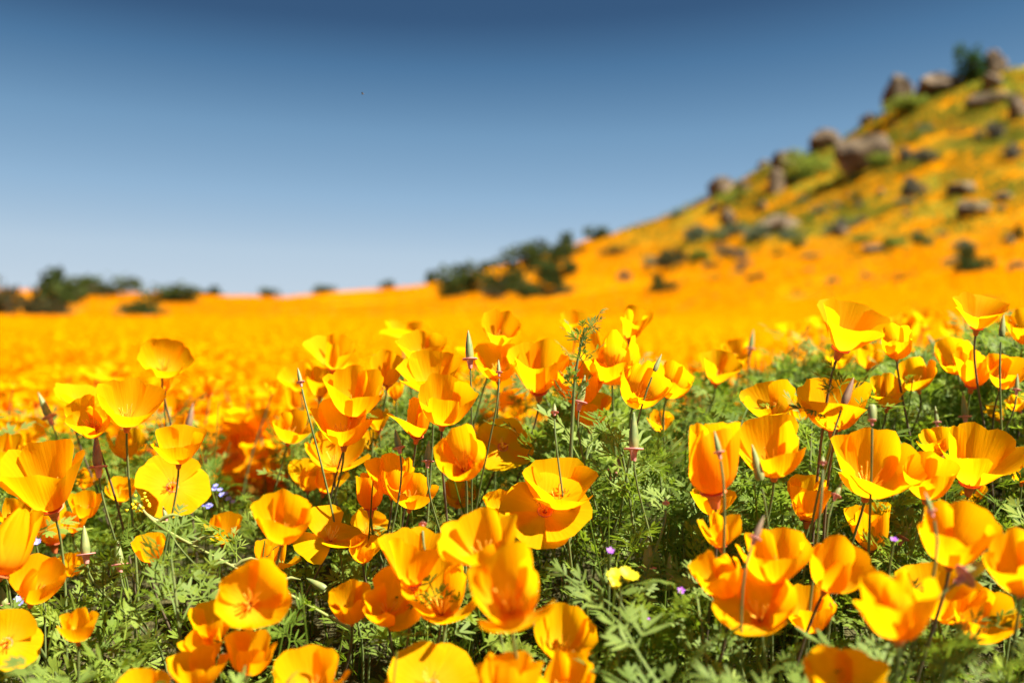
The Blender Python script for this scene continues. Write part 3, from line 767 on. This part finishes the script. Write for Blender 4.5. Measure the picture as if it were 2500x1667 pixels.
# ------------------------------------------------------------------ seed pods with their pink collars
POD = [(0.105, 0.0), (0.135, 0.10), (0.14, 0.25), (0.115, 0.5), (0.07, 0.78), (0.03, 0.94), (0.02, 1.0), (0.0, 1.01)]
POD_BLUNT = [(0.20, 0.0), (0.25, 0.15), (0.26, 0.5), (0.25, 0.8), (0.18, 0.95), (0.0, 1.0)]
COLLAR = [(0.06, -0.32), (0.085, -0.12), (0.11, -0.03), (0.23, -0.015), (0.245, 0.015), (0.22, 0.035), (0.12, 0.02)]
def seed_pod(tx, ty, bx, by, label, depth=None, m='pod', blunt=False, collar=True, wid=1.0, real=0.030):
    lp = math.hypot(tx - bx, ty - by); ray = pix_dir(bx, by)
    d = depth or F * real / lp
    if depth is None:
        best = None
        for k in np.exp(np.linspace(-.6, .6, 41)):
            b = ray * d * k; h = b[2] - gz(b[0], b[1]); pen = max(0, .12 - h) * 30 + max(0, h - .22) * 14 + abs(math.log(k))
            if best is None or pen < best[0]: best = (pen, d * k)
        d = best[1]
    for bx_, by_, bw_, bh_, bd_ in BLOOMS:
        if abs((tx + bx) / 2 - bx_) < bw_ * .45 and abs((ty + by) / 2 - by_) < bh_ * .5: d = min(d, bd_ - .035)
    b = ray * d; t = pix_dir(tx, ty) * (d + 0.004); ax = t - b; Lr = np.linalg.norm(ax); ax /= Lr
    rs = random.Random(int(bx + by)); gx, gy = b[0] - ax[0] * .03 + rs.uniform(-.045, .045), b[1] + rs.uniform(.01, .06)
    G = np.array([gx, gy, gz(gx, gy)]); root = empty('poppy_seed_pod', tuple(G))
    V, Q, U = lathe([(r * Lr * wid, z * Lr) for r, z in (POD_BLUNT if blunt else POD)], ax, b - G, 10, .06, 5)
    obj('pod', mesh_np('pod', V, Q, U), M[m], root)
    rr = min(Lr, .036)
    if collar:
        V, Q, U = lathe([(r * rr * wid * 1.12, z * rr) for r, z in COLLAR], ax, b - G, 12)
        obj('collar', mesh_np('collar', V, Q, U), M['pink'], root)
    P = stem_path(b - ax * .006, ax, G) - G
    V, Q, U = tube(P, np.linspace(.0008, .0012, len(P)), 6)
    obj('stem', mesh_np('stem', V, Q, U), M['stem'], root)
    tag(root, label, 'seed pod'); PODX.append(((tx + bx) / 2, (ty + by) / 2 + 4, 34, lp + 26, d)); return root
PODX = []
PODS = [
 (93, 958, 120, 1018, 'slim green pod with pink collar leaning beside the orange ruffled poppy', {}),
 (234, 1058, 240, 1140, 'dusky purple pod with a bright pink collar under the crumpled yellow poppy', dict(m='pod_red')),
 (471, 985, 460, 1045, 'thin red-brown pod standing beside the furled orange poppy', dict(m='pod_red')),
 (727, 898, 734, 933, 'small green pod with pink collar before the soft poppies at the back', dict(depth=.86)),
 (1143, 807, 1147, 877, 'tall dark green pod pointing straight up above the sharp goblet poppy', dict(depth=.88)),
 (1217, 878, 1218, 909, 'tiny green pod between the flaring poppy and the tall pod', dict(depth=.92)),
 (965, 1048, 974, 1093, 'plump green pod with pink collar below the ruffled goblet poppy', dict(depth=.84, wid=1.3)),
 (1047, 1076, 1044, 1126, 'grey-green pod with pink collar over the notched yellow poppy', dict(depth=.84, wid=1.2)),
 (1428, 916, 1416, 982, 'dark pod half way up the leafy sprig', dict(depth=.86)),
 (1547, 1006, 1547, 1096, 'olive pod with pink collar upright under the leaning orange poppy', {}),
 (1525, 1101, 1500, 1154, 'red-brown pod with thick pink collar tilted over ferny leaves', dict(m='pod_red', wid=1.3)),
 (1744, 1052, 1755, 1104, 'olive pod with pink collar in front of the steep orange poppy', {}),
 (1839, 805, 1832, 851, 'thin grey pod with pink collar on the mound near the dip', {}),
 (1615, 865, 1598, 905, 'green pod tip showing above the leaning orange poppies', dict(collar=False)),
 (1836, 1086, 1856, 1172, 'smooth blue-green bud in front of the large pleated orange poppy', dict(collar=False)),
 (2084, 922, 2060, 985, 'purple-tipped bud on the dark branching stem', dict(m='pod_red', collar=False, depth=.80)),
 (2129, 986, 2129, 1026, 'blunt hairy olive pod stub on a wide pink collar', dict(blunt=True, depth=.74, wid=1.0)),
 (2351, 958, 2356, 1017, 'thin dark green pod standing above the large flaring orange poppy', {}),
 (2484, 913, 2482, 952, 'slim pod with pink collar at the end of the mound', {}),
 (2283, 991, 2287, 1031, 'blue-green pod among broad leaves near the thin dark pod', {}),
 (2450, 767, 2445, 820, 'dark pod beside the orange poppy at the end of the mound', dict(collar=False)),
 (2265, 818, 2287, 862, 'slanting green pod between the small soft poppies', {}),
 (1979, 823, 1977, 854, 'short green pod beside the tall bent stem', {}),
 (1583, 1299, 1581, 1386, 'tall golden-green pod with pale pink collar alone amid green leaves', {}),
 (1378, 1360, 1375, 1404, 'yellow-green pod with pink collar beside the largest smooth yellow poppy', dict(wid=1.2)),
 (1635, 1350, 1633, 1407, 'small green pod next to the tall golden-green one', {}),
 (1865, 1259, 1843, 1313, 'brownish pod leaning over the top of the big cluster', dict(m='pod_red')),
 (2231, 1255, 2204, 1313, 'olive pod with ragged pink collar tilting towards the broad orange poppy', {}),
 (2056, 1176, 2041, 1210, 'stubby olive pod under the huge bright yellow poppy', dict(wid=1.3)),
 (1882, 1203, 1927, 1241, 'pod lying nearly flat beside the dark branching stem', {}),
 (2428, 1360, 2356, 1407, 'fat green bud lying sideways next to the big plain orange poppy', dict(wid=1.3)),
 (2258, 1201, 2273, 1247, 'blue-green pod tip against the yellow-orange poppy', {}),
 (205, 1283, 210, 1353, 'yellow-green pod with pale collar before the golden half hidden cups', dict(wid=1.2)),
 (287, 1319, 292, 1378, 'dark green pod with broad pink ring over ferny leaves', dict(wid=1.4)),
 (3, 1432, 12, 1478, 'stout green pod with pink ring beside the dull orange poppy', dict(wid=1.5)),
 (398, 1236, 405, 1264, 'short pale pod under the wide open yellow poppy', dict(wid=1.4)),
 (748, 1411, 795, 1438, 'smooth green bud lying slantwise near the end of the front row', dict(collar=False, wid=1.3)),
 (1354, 985, 1354, 1007, 'flat pink disc with a tiny green spike where petals have fallen', dict(depth=.82, wid=1.6)),
 (2009, 1112, 2009, 1130, 'bare pink disc beside the tall bent stem', dict(depth=.70, wid=1.6)),
 (1032, 1266, 1032, 1280, 'dark rose disc on a stalk below the notched yellow poppy', dict(depth=.74, wid=2.2)),
 (1626, 1214, 1626, 1228, 'small rose-pink disc alone over sunlit leaves', dict(depth=.74, wid=1.9)),
]
for a in PODS: seed_pod(*a[:5], **a[5])

# further blooms filling the gaps behind those
FILL = {'C': ('smaller cup-shaped poppy low in the leaves behind the large front blooms', 'small cup-shaped poppies in the leaves'),
        'G': ('smaller flaring poppy low in the leaves behind the large front blooms', 'small flaring poppies in the leaves'),
        'B': ('smaller wide-open poppy low in the leaves behind the large front blooms', 'small wide-open poppies in the leaves'),
        'T': ('smaller poppy with petals closed upright low in the leaves', 'small closed poppies in the leaves')}
rd = random.Random(77); n_ = 0
for i_ in range(2500):
    x_ = rd.uniform(-20, 1250) if rd.random() < .8 else rd.uniform(1300, 2520); y_ = rd.uniform(930, 1390); 
    if x_ > 1300 and rd.random() < .6: continue
    w_ = 74 + (y_ - 930) * .11 + rd.uniform(-12, 14)
    if any(abs(x_ - b[0]) < (b[2] + w_) * .30 and abs(y_ - b[1]) < (b[3] + w_) * .30 for b in BLOOMS): continue
    if any(abs(x_ - (q[0] + q[2]) / 2) < w_ * .55 and -w_ * .9 < y_ - (q[1] + q[3]) / 2 < w_ * .6 for q in PODS): continue
    if 1380 < x_ < 1720 and y_ > 1080: continue
    ov = [b[4] for b in BLOOMS if abs(x_ - b[0]) < (b[2] + w_) * .55 and abs(y_ - b[1]) < (b[3] + w_) * .55]
    ty_ = rd.choice('CCGBT'); lb = FILL[ty_]; dep = None
    if ov:
        dep = max(ov) + .04; q_ = pix_dir(x_, y_) * dep
        if q_[2] - gz(q_[0], q_[1]) < .085: continue
        w_ *= min(1.0, .82 / dep)
    poppy(round(x_, 1), round(y_, 1), w_, rd.uniform(-18, 18), rd.uniform(0, 24), ty_, lb[0], group=lb[1], irr=1.1, depth=dep); n_ += 1
    if n_ >= 110: break


BLOOMS += PODX + [(1517, 1404, 80, 80, .70), (1580, 1330, 60, 60, .66)]      # leaves stay clear of the pods too

# ------------------------------------------------------------------ ferny leaves
def leaf_arrays(seed, size=1.0, wl=1.0):
    """a dissected poppy leaf: petiole, three to five divisions, each cut into narrow blunt lobes; grows along +y"""
    rs = np.random.default_rng(seed); V = []; Q = []; n = 0
    def strip(p, d, l, w0, w1, segs=2, bend=0.0):
        nonlocal n
        p = np.array(p, float); nrm = np.array([-d[1], d[0]]); z0 = 0
        rows = []
        for k in range(segs + 1):
            t = k / segs; ww = w0 + (w1 - w0) * math.sin(t * 1.9) if k < segs else w1 * .35
            c = p + d * l * t + nrm * bend * t * t
            rows.append((c - nrm * ww, c + nrm * ww))
        for a, b in rows: V.append((a[0], a[1])); V.append((b[0], b[1]))
        for k in range(segs): Q.append((n + 2 * k, n + 2 * k + 1, n + 2 * k + 3, n + 2 * k + 2))
        n += 2 * (segs + 1); return p + d * l
    dirv = lambda a: np.array([math.sin(a), math.cos(a)])
    pet = .42
    strip((0, 0), dirv(0), 1.0, .014, .012, 3)
    divs = [(pet, R(52)), (pet, R(-52)), (pet + .22, R(38)), (pet + .22, R(-38)), (.86, 0)]
    for y0, ang in divs:
        a = ang + rs.normal(0, .12); l = rs.uniform(.22, .34) * (1.15 if y0 < .5 else 1)
        p0 = np.array([0, y0]); d = dirv(a); p1 = strip(p0, d, l * .6, .012, .014, 1)
        for q, da in enumerate((-.75, -.35, 0.0, .35, .75)):
            if rs.random() < .08: continue
            st = p0 + d * l * (.35 if abs(da) > .5 else .55)
            strip(st, dirv(a + da + rs.normal(0, .08)), l * rs.uniform(.55, .85), .010 * wl, .030 * wl, 2, rs.normal(0, .03))
    V = np.array(V); cu = rs.uniform(.1, .55); sd = rs.uniform(-.3, .5)
    Z = -cu * V[:, 1] ** 2 * .6 + sd * np.abs(V[:, 0]) + .06 * np.sin(V[:, 0] * 9 + seed) * np.sin(V[:, 1] * 7)
    return np.stack([V[:, 0], V[:, 1], Z], 1) * size, np.array(Q)
LEAFS = [leaf_arrays(100 + k, 1.0, 0.8 + .18 * (k % 4)) for k in range(10)]
LEAF_ME = [mesh_np('leaf', V, Q, smooth=True) for V, Q in LEAFS]
for me in LEAF_ME: me.materials.append(M['leaf'])

def axes(d, roll):
    d = d / np.linalg.norm(d); s = np.cross(d, [0, 0, 1.0]); s /= np.linalg.norm(s) + 1e-9; u = np.cross(s, d)
    c, q = math.cos(roll), math.sin(roll); s2 = s * c + u * q; u2 = -s * q + u * c
    return np.stack([s2, d, u2], 1)

def m4(Rm, loc, sc):
    M_ = Matrix.Identity(4)
    for i in range(3):
        for j in range(3): M_[i][j] = Rm[i, j] * sc
        M_[i][3] = loc[i]
    return M_

def make_shoot(seed, h):
    rs = np.random.default_rng(seed); root = empty('leafy_shoot')
    tip = np.array([rs.normal(0, .025), rs.normal(0, .025), h]); P = bez(np.array([0, 0, -.01]), np.array([0, 0, h * .4]), tip * [.6, .6, .8], tip, 7)
    V, Q, U = tube(P, np.linspace(.0018, .0009, 7), 5); obj('stem', mesh_np('shoot_stem', V, Q, U), M['stem'], root)
    nl = int(rs.integers(7, 11))
    for k in range(nl):
        t = .35 + .65 * (k + 1) / nl; p = P[min(6, int(t * 6))]; a = k * 2.4 + rs.normal(0, .3); el = rs.uniform(.25, 1.0) + .35 * t
        d = np.array([math.cos(a) * math.cos(el), math.sin(a) * math.cos(el), math.sin(el)])
        o = obj('leaf', LEAF_ME[int(rs.integers(0, 10))], None, root)
        o.matrix_local = m4(axes(d, rs.normal(0, .5)), p, rs.uniform(.034, .056))
    return root
def copy_thing(root, loc, rz, sc, name=None):
    r = root.copy(); COL.objects.link(r); r.location = loc; r.rotation_euler = (0, 0, rz); r.scale = (sc,) * 3
    for ch in root.children:
        c = ch.copy(); COL.objects.link(c); c.parent = r
    return r

PROTO = [make_shoot(s, h) for s, h in ((1, .13), (2, .15), (3, .11), (4, .17), (5, .14), (6, .16))]
SHL = ('ferny grey-green poppy shoot growing between the flowers of the mound', 'leafy poppy shoots on the mound')
rd = random.Random(21); used = set(); cnt = 0
for i in range(6000):
    d = rd.uniform(.52, 1.45); u = rd.uniform(-.56, .56); x = u * d
    if rd.random() > min(1, d / 1.2 + .25): continue
    if u < -.12 and d > 1.15 and rd.random() < .7: continue
    k = rd.randrange(6); z = gz(x, d)
    if any(hides_bloom(x + e, d, z + q, 1.0) for q in (.07, .10, .13, .16, .19) for e in (-.035, 0, .035)): continue
    if k not in used: r = PROTO[k]; used.add(k); r.location = (x, d, z); r.rotation_euler = (0, 0, rd.uniform(0, 6.28))
    else: r = copy_thing(PROTO[k], (x, d, z), rd.uniform(0, 6.28), rd.uniform(.8, 1.15))
    tag(r, SHL[0], 'plant', SHL[1]); cnt += 1
    if cnt >= 270: break

# the rest of the foliage: a tangle nobody could count
def scatter_leaves(name, n, dmin, dmax, hmin, hmax, smin, smax, seed, umax=.6, label=None, keep=None):
    r = np.random.default_rng(seed); Vs = []; Qs = []; Ts = []; off = 0
    d = np.sqrt(r.uniform(dmin ** 2, dmax ** 2, n)); x = r.uniform(-1, 1, n) * (umax * d + .38); z = ground_z(x, d)
    hh = r.uniform(hmin, hmax, n); az = r.uniform(0, 6.28, n); el = r.uniform(.1, 1.25, n); ro = r.normal(0, .6, n); sc = r.uniform(smin, smax, n)
    for i in range(n):
        if keep is not None and not keep(x[i], d[i]): continue
        if any(hides_bloom(x[i], d[i], z[i] + hh[i] + q, 1.06) for q in (-.01, .015, .045)): continue
        V, Q = LEAFS[i % 10]
        A = axes(np.array([math.cos(az[i]) * math.cos(el[i]), math.sin(az[i]) * math.cos(el[i]), math.sin(el[i])]), ro[i])
        W = (V * sc[i]) @ A.T + np.array([x[i], d[i], z[i] + hh[i]])
        Vs.append(W); Qs.append(Q + off); off += len(W); Ts.append(np.full(len(W), r.random()))
    o = obj(name, mesh_np(name, np.concatenate(Vs), np.concatenate(Qs), None, np.concatenate(Ts)), M['leaf_mass'])
    tag(o, label, None, None, 'stuff'); return o
scatter_leaves('poppy_foliage', 14500, .50, 1.9, .005, .140, .026, .054, 31, .62, 'tangle of ferny green poppy leaves covering the mound')

def scatter_stalks():
    r = np.random.default_rng(8); mb = MB()
    for i in range(2200):
        d = math.sqrt(r.uniform(.45 ** 2, 2.0 ** 2)); x = r.uniform(-1, 1) * (.6 * d + .3); z = gz(x, d); h = r.uniform(.06, .19)
        if hides_bloom(x, d, z + h) or hides_bloom(x, d, z + h * .7): continue
        p = np.array([x, d, z]); tip = p + np.array([r.normal(0, .03), r.normal(0, .03), h])
        V, Q, U = tube(bez(p, p + [0, 0, h * .4], tip - [0, 0, h * .2], tip, 4), np.linspace(.0013, .0006, 4), 3); mb.add(V, Q, U, r.random())
    o = obj('thin_stalks', mb.mesh('thin_stalks'), M['leaf_mass']); tag(o, 'thin green stalks and grass standing among the poppy leaves', None, None, 'stuff')
scatter_stalks()

# ------------------------------------------------------------------ poppies beyond the mound
def proto_poppy(seed, ty, h):
    root = empty('poppy'); rs = np.random.default_rng(seed)
    ax = np.array([rs.normal(0, .15), rs.normal(0, .15), 1.0]); ax /= np.linalg.norm(ax); Rm = rot_to(ax); c = np.array([rs.normal(0, .02), rs.normal(0, .02), h])
    for v, uv in bloom(seed, ty, 1.0, 7, 6): obj('petal', mesh_np('petal', (v @ Rm.T) * PET_L + c, pq(7, 6), uv), M['petal'], root)
    V, Q, U = lathe([(r * PET_L, z * PET_L) for r, z in RIM], ax, c, 8); obj('receptacle', mesh_np('receptacle', V, Q, U), M['rim'], root)
    P = stem_path(c - ax * .006, ax, np.zeros(3), 6); V, Q, U = tube(P, np.linspace(.0013, .0019, 6), 4); obj('stem', mesh_np('stem', V, Q, U), M['stem'], root)
    return root
PP = [proto_poppy(500 + k, 'CGBCTGCB'[k], .16 + .015 * k) for k in range(8)]
rd = random.Random(33); used = set(); cnt = 0
for i in range(4000):
    d = rd.uniform(1.25, 3.2); u = rd.uniform(-.55, .55); x = u * d
    if u > .10 and d < 1.9: continue
    if u < 0 and d < 1.7 and rd.random() < .7: continue
    k = rd.randrange(8); loc = (x, d, gz(x, d)); tp = project(np.array([x, d, loc[2] + .26]))
    if (tp[0] < 680 and tp[1] < 925) or tp[1] < 800: continue
    if k not in used: r = PP[k]; used.add(k); r.location = loc; r.rotation_euler = (0, 0, rd.uniform(0, 6.28))
    else: r = copy_thing(PP[k], loc, rd.uniform(0, 6.28), rd.uniform(.8, 1.15))
    tag(r, 'out-of-focus golden poppy in the meadow just beyond the mound', 'flower', 'poppies just beyond the mound'); cnt += 1
    if cnt >= 175: break

def cup_arrays(seed, fine):
    """simple poppy cup for the carpet"""
    rs = np.random.default_rng(seed); V = []; Q = []; n = 0
    op = rs.uniform(.7, 1.1)
    for k in range(4):
        a = k * math.pi / 2 + rs.normal(0, .1); e = [a - .75, a, a + .75]
        r1, z1, r2, z2 = .45 * op, .35, .85 * op + rs.normal(0, .08), .85 + rs.normal(0, .08)
        if fine:
            V += [(0, 0, 0), (r1 * math.cos(e[0]), r1 * math.sin(e[0]), z1), (r1 * math.cos(e[1]) * 1.1, r1 * math.sin(e[1]) * 1.1, z1 * .9), (r1 * math.cos(e[2]), r1 * math.sin(e[2]), z1),
                  (r2 * .95 * math.cos(e[0]), r2 * .95 * math.sin(e[0]), z2 * .85), (r2 * math.cos(e[1]), r2 * math.sin(e[1]), z2), (r2 * .95 * math.cos(e[2]), r2 * .95 * math.sin(e[2]), z2 * .85)]
            Q += [(n, n + 1, n + 2, n + 3), (n + 1, n + 4, n + 5, n + 2), (n + 2, n + 5, n + 6, n + 3)]; n += 7
        else:
            V += [(0, 0, 0), (r2 * .9 * math.cos(e[0]), r2 * .9 * math.sin(e[0]), z2 * .8), (r2 * math.cos(e[1]), r2 * math.sin(e[1]), z2), (r2 * .9 * math.cos(e[2]), r2 * .9 * math.sin(e[2]), z2 * .8)]
            Q += [(n, n + 1, n + 2, n + 3)]; n += 4
    return np.array(V), np.array(Q)

def carpet(name, n, dmin, dmax, size, fine, seed, label, mt, mask=None, up=(.12, .22), umax=.74, zsq=1.0):
    r = np.random.default_rng(seed); CUP = [cup_arrays(seed + k, fine) for k in range(8)]
    d = np.exp(r.uniform(math.log(dmin), math.log(dmax), n)); d = np.where(r.random(n) < .5, np.sqrt(r.uniform(dmin ** 2, dmax ** 2, n)), d)
    u = r.uniform(-umax, umax, n); x = u * d; z = ground_z(x, d)
    ok = np.ones(n, bool) if mask is None else mask(x, d, z, r)
    x, d, z = x[ok], d[ok], z[ok]; n = len(x); per = len(CUP[0][0]); ids = r.integers(0, 8, n)
    base = np.stack([c[0] for c in CUP])[ids]; q0 = np.stack([c[1] for c in CUP])[ids]
    a = r.uniform(0, 6.28, n); s = size * r.uniform(.7, 1.3, n) * (d / dmin) ** (0.0 if fine else .25)
    ca, sa = np.cos(a)[:, None], np.sin(a)[:, None]
    X = base[:, :, 0] * ca - base[:, :, 1] * sa; Y = base[:, :, 0] * sa + base[:, :, 1] * ca; Z = base[:, :, 2] * zsq
    tx, ty = r.normal(0, .25, n)[:, None], r.normal(0, .25, n)[:, None]
    X, Y = X + Z * tx, Y + Z * ty
    V = np.stack([X, Y, Z], -1) * s[:, None, None] + np.stack([x, d, z + r.uniform(*up, n)], -1)[:, None]
    Q = q0 + (np.arange(n) * per)[:, None, None]
    o = obj(name, mesh_np(name, V.reshape(-1, 3), Q.reshape(-1, 4), None, np.repeat(r.random(n), per), False), mt)
    tag(o, label, None, None, 'stuff'); return o

def carpet_mat(name, a, b, tr, tf=.35):
    m, nt, N = mat(name); at = N('Attribute', attribute_name='tint')
    c = ramp(nt, [(0, a), (1, b)], at.outputs['Fac']).outputs[0]; t = mixc(nt, c, tr, .5); thin(nt, c, t, tf, .8, .0); return m
M['carpet'] = carpet_mat('poppy_carpet', (0.78, 0.31, 0.001), (0.83, 0.41, 0.001), (0.87, 0.37, 0.001))
M['carpet_far'] = carpet_mat('poppy_carpet_far', (0.60, 0.225, 0.001), (0.70, 0.34, 0.001), (0.74, 0.31, 0.001))
M['grass'] = carpet_mat('meadow_grass', (0.08, 0.062, 0.008), (0.20, 0.235, 0.028), (0.18, 0.23, 0.02))

def patch(x, y, s, seed): return np.array([mnoise.fractal(Vector((a / s, b / s, seed)), 1.0, 2.0, 4) for a, b in zip(x, y)])
def near_mask(x, d, z, r): return ~((x / d > .02) & (d < 2.3)) 
def far_mask(x, d, z, r):
    hill = sstep(1.5, 6, z) * sstep(6, 16, x); pn = patch(x, d, 9.0, 4.4)
    dens = np.where(pn > -.12, .95, .35) * (1 - hill) + hill * np.where(pn > .12, .60, np.where(pn > -.06, .22, .06)) * (1 - .45 * sstep(8, 18, z))
    Dr = np.interp(1250 + F * x / d, RDG_X, RDG_D)
    return (r.random(len(x)) < dens) & (d < Dr)
carpet('meadow_poppies_nearby', 12500, 1.5, 7, .030, True, 51, 'thick drift of golden poppies in the meadow beyond the mound', M['carpet'], near_mask, (.10, .20))
carpet('mound_poppies', 1500, .5, 2.4, .034, True, 57, 'poppies of the mound continuing to either side', M['carpet'], lambda x, d, z, r: (np.abs(x / d) > .60) & (np.abs(x) < 1.5), (.15, .24), umax=2.2)
carpet('meadow_poppies', 92000, 6, 30, .040, False, 52, 'sheet of orange poppies covering the flat meadow', M['carpet'], lambda x, d, z, r: np.ones(len(x), bool), (.08, .18))
carpet('distant_poppies', 112000, 28, 128, .085, False, 53, 'distant orange poppies spread over meadow and hillside', M['carpet_far'], far_mask, (.02, .12), zsq=.8)
def grass_mask(x, d, z, r):
    hill = sstep(1.5, 6, z) * sstep(6, 16, x); pn = patch(x, d, 9.0, 4.4); Dr = np.interp(1250 + F * x / d, RDG_X, RDG_D)
    return (r.random(len(x)) < hill * np.where(pn < .08, .9, .25) + .04) & (d < Dr)
carpet('hillside_grass', 86000, 22, 110, .10, False, 54, 'dry ochre and lime grass between the flowers of the hillside', M['grass'], grass_mask, (-.02, .03), zsq=1.3)

# ------------------------------------------------------------------ singular small plants
def leaf_on(root, P, d, s, seed):
    o = obj('leaf', LEAF_ME[seed % 10], None, root); o.matrix_local = m4(axes(np.array(d, float), (seed % 7 - 3) * .2), P, s)

def path_px(pts, depth):
    ds = np.broadcast_to(depth, len(pts)); return np.array([pix_dir(*p) / 1.0 * d for p, d in zip(pts, ds)])
def smooth_path(P, n=20):
    t = np.linspace(0, 1, len(P)); q = np.linspace(0, 1, n)
    c = np.stack([np.interp(q, t, P[:, k]) for k in range(3)], 1)
    for _ in range(3): c[1:-1] = (c[:-2] + 2 * c[1:-1] + c[2:]) / 4
    return c
def to_ground(P, dy=.02):
    e = P[-1].copy(); e[1] += dy; e[2] = gz(e[0], e[1]) - .01; return np.vstack([P, e])

# leafy sprig standing up in front of the big yellow petal
P = smooth_path(to_ground(path_px([(1428, 800), (1414, 860), (1403, 919), (1398, 1020), (1392, 1127)], .84)))
G = P[-1].copy(); sp = empty('leafy_sprig', tuple(G)); V, Q, U = tube(P - G, np.linspace(.0008, .0022, len(P)), 6)
obj('stem', mesh_np('stem', V, Q, U), M['stem'], sp)
for k in range(15):
    i = 2 + k % 8 if k < 11 else 9 + k % 3
    a = k * 2.4; leaf_on(sp, P[i] - G, (math.cos(a) * .55, math.sin(a) * .5, 1.0), .019 + .005 * (k % 3), k)
tag(sp, 'tall feathery sprig with narrow upright leaves in front of the huge-petalled poppy', 'plant')

# dark branching stem
P = smooth_path(to_ground(path_px([(2060, 985), (2045, 1040), (2030, 1110), (2018, 1200), (2010, 1310)], [.80, .80, .80, .805, .81])))
G = P[-1].copy(); sp = empty('dark_branching_stem', tuple(G)); V, Q, U = tube(P - G, np.linspace(.0009, .0013, len(P)), 6)
obj('stem', mesh_np('stem', V, Q, U), M['stem_purple'], sp)
for k, (i, dx, dz) in enumerate([(0, .5, .8), (1, -.5, .9), (2, .8, .5), (3, -.7, .5), (5, .7, .8), (0, -.3, .9)]): leaf_on(sp, P[i] - G, (dx, -.2, dz), .034, k + 3)
tag(sp, 'dark purplish branching stem with small leaves rising before the split orange poppy', 'plant')

# pale stalk lying across the leaves
def lying(pts, depth, label, rad):
    P = smooth_path(path_px(pts, depth), 24); G = P[-1].copy(); sp = empty('lying_stalk', tuple(G))
    V, Q, U = tube(P - G, np.linspace(rad * .8, rad, len(P)), 7); obj('stalk', mesh_np('stalk', V, Q, U), M['stalk'], sp)
    for k in range(8):
        i = 2 + k * 2; side = 1 if k % 2 else -1
        Vv, Qq, Uu = tube(bez(P[i] - G, P[i] - G + np.array([.006, 0, .006 * side]), P[i] - G + np.array([.014, 0, .010 * side]), P[i] - G + np.array([.022, .0, .006 * side]), 4), np.array([.0012, .0018, .0014, .0003]), 4)
        obj('bract', mesh_np('bract', Vv, Qq, Uu), M['stalk'], sp)
    tag(sp, label, 'plant'); return sp, P, G
sp, P, G = lying([(340, 1232), (366, 1268), (430, 1310), (520, 1356), (600, 1400), (680, 1436), (760, 1480), (856, 1535)], np.linspace(.86, .80, 8), 'pale yellow-green stalk lying slantwise across the leaves with a tuft of tiny yellow flowers', .0014)
mb = MB(); rs = np.random.default_rng(4)
for _ in range(22):
    c = P[0] - G + rs.normal(0, .0045, 3); V, Q, U = lathe([(0.0003, 0), (.0013, .0012), (.0016, .0022), (0, .0026)], rs.normal(0, 1, 3) + [0, 0, 1], c, 6); mb.add(V, Q, U)
obj('floret_tuft', mb.mesh('floret_tuft'), M['yellow'], sp)

def small_flower(name, px, py, d, r, n, m, label, group=None, cat='flower', axis=(0, -.6, 1), tuft=1):
    b = pix_dir(px, py) * d; G = np.array([b[0], b[1] + .015, gz(b[0], b[1] + .015)])
    root = empty(name, tuple(G)); ax = np.array(axis, float); ax /= np.linalg.norm(ax); rs = np.random.default_rng(int(px))
    for q in range(tuft):
        c = b - G + (rs.normal(0, r * .9, 3) * [1, 1, .5] if tuft > 1 else 0); A = rot_to(ax + rs.normal(0, .15, 3)); mb = MB()
        for k in range(n):
            a = k * 2 * math.pi / n; e = np.array([math.cos(a), math.sin(a), .25]); s_ = np.array([-math.sin(a), math.cos(a), 0])
            V = np.array([[0, 0, 0], e * r * .6 + s_ * r * .34, e * r, e * r * .6 - s_ * r * .34]); mb.add(V @ A.T + c, np.array([[0, 1, 2, 3]]))
        obj('floret' if tuft > 1 else 'petals', mb.mesh('floret'), M[m], root)
    P = stem_path(b, ax, G, 7) - G; V, Q, U = tube(P, .0009, 4); obj('stem', mesh_np('stem', V, Q, U), M['stem'], root)
    tag(root, label, cat, group)
small_flower('yellow_wildflower', 1517, 1404, .66, .0046, 8, 'yellow', 'small lemon yellow flower cluster low in the green leaves by the tall golden-green pod', tuft=9)
for q, (px, py) in enumerate([(1663, 1441), (1580, 1514), (2183, 1317), (2033, 1477), (1490, 1344)]):
    small_flower('purple_wildflower', px, py, .70, .0031, 5, 'violet', 'tiny purple wildflower nestling low among green leaves', 'tiny purple wildflowers')
for q, (px, py) in enumerate([(490, 1215), (512, 1232), (540, 1205), (560, 1224), (525, 1195), (85, 1318), (32, 1464), (8, 1386)]):
    small_flower('blue_wildflower', px, py, .80 + .25 * (q < 5), .0034, 6, 'blue', 'small blue-violet wildflower low between the poppies', 'small blue-violet wildflowers', tuft=3)

# insect in the sky
c = pix_dir(885, 230) * 0.95; ins = empty('flying_insect', tuple(c)); ins.scale = (.3, .3, .3)
V, Q, U = lathe([(0, -.004), (.0014, -.002), (.0016, 0), (.0012, .002), (.0015, .0035), (0, .005)], (1, .2, .1), np.zeros(3), 8); obj('body', mesh_np('body', V, Q, U), M['twig'], ins)
for s_ in (-1, 1): obj('wing', mesh_np('wing', np.array([[0, 0, .001], [.002, .003 * s_, .004], [-.002, .006 * s_, .005], [-.003, .003 * s_, .003]]), np.array([[0, 1, 2, 3]])), M['twig'], ins)
tag(ins, 'tiny dark insect flying alone in the blue sky', 'insect')

if __name__ == '__main__':
    import os
    if os.environ.get('DIAG'):
        for d_ in DIAG: print('DIAG', *d_)
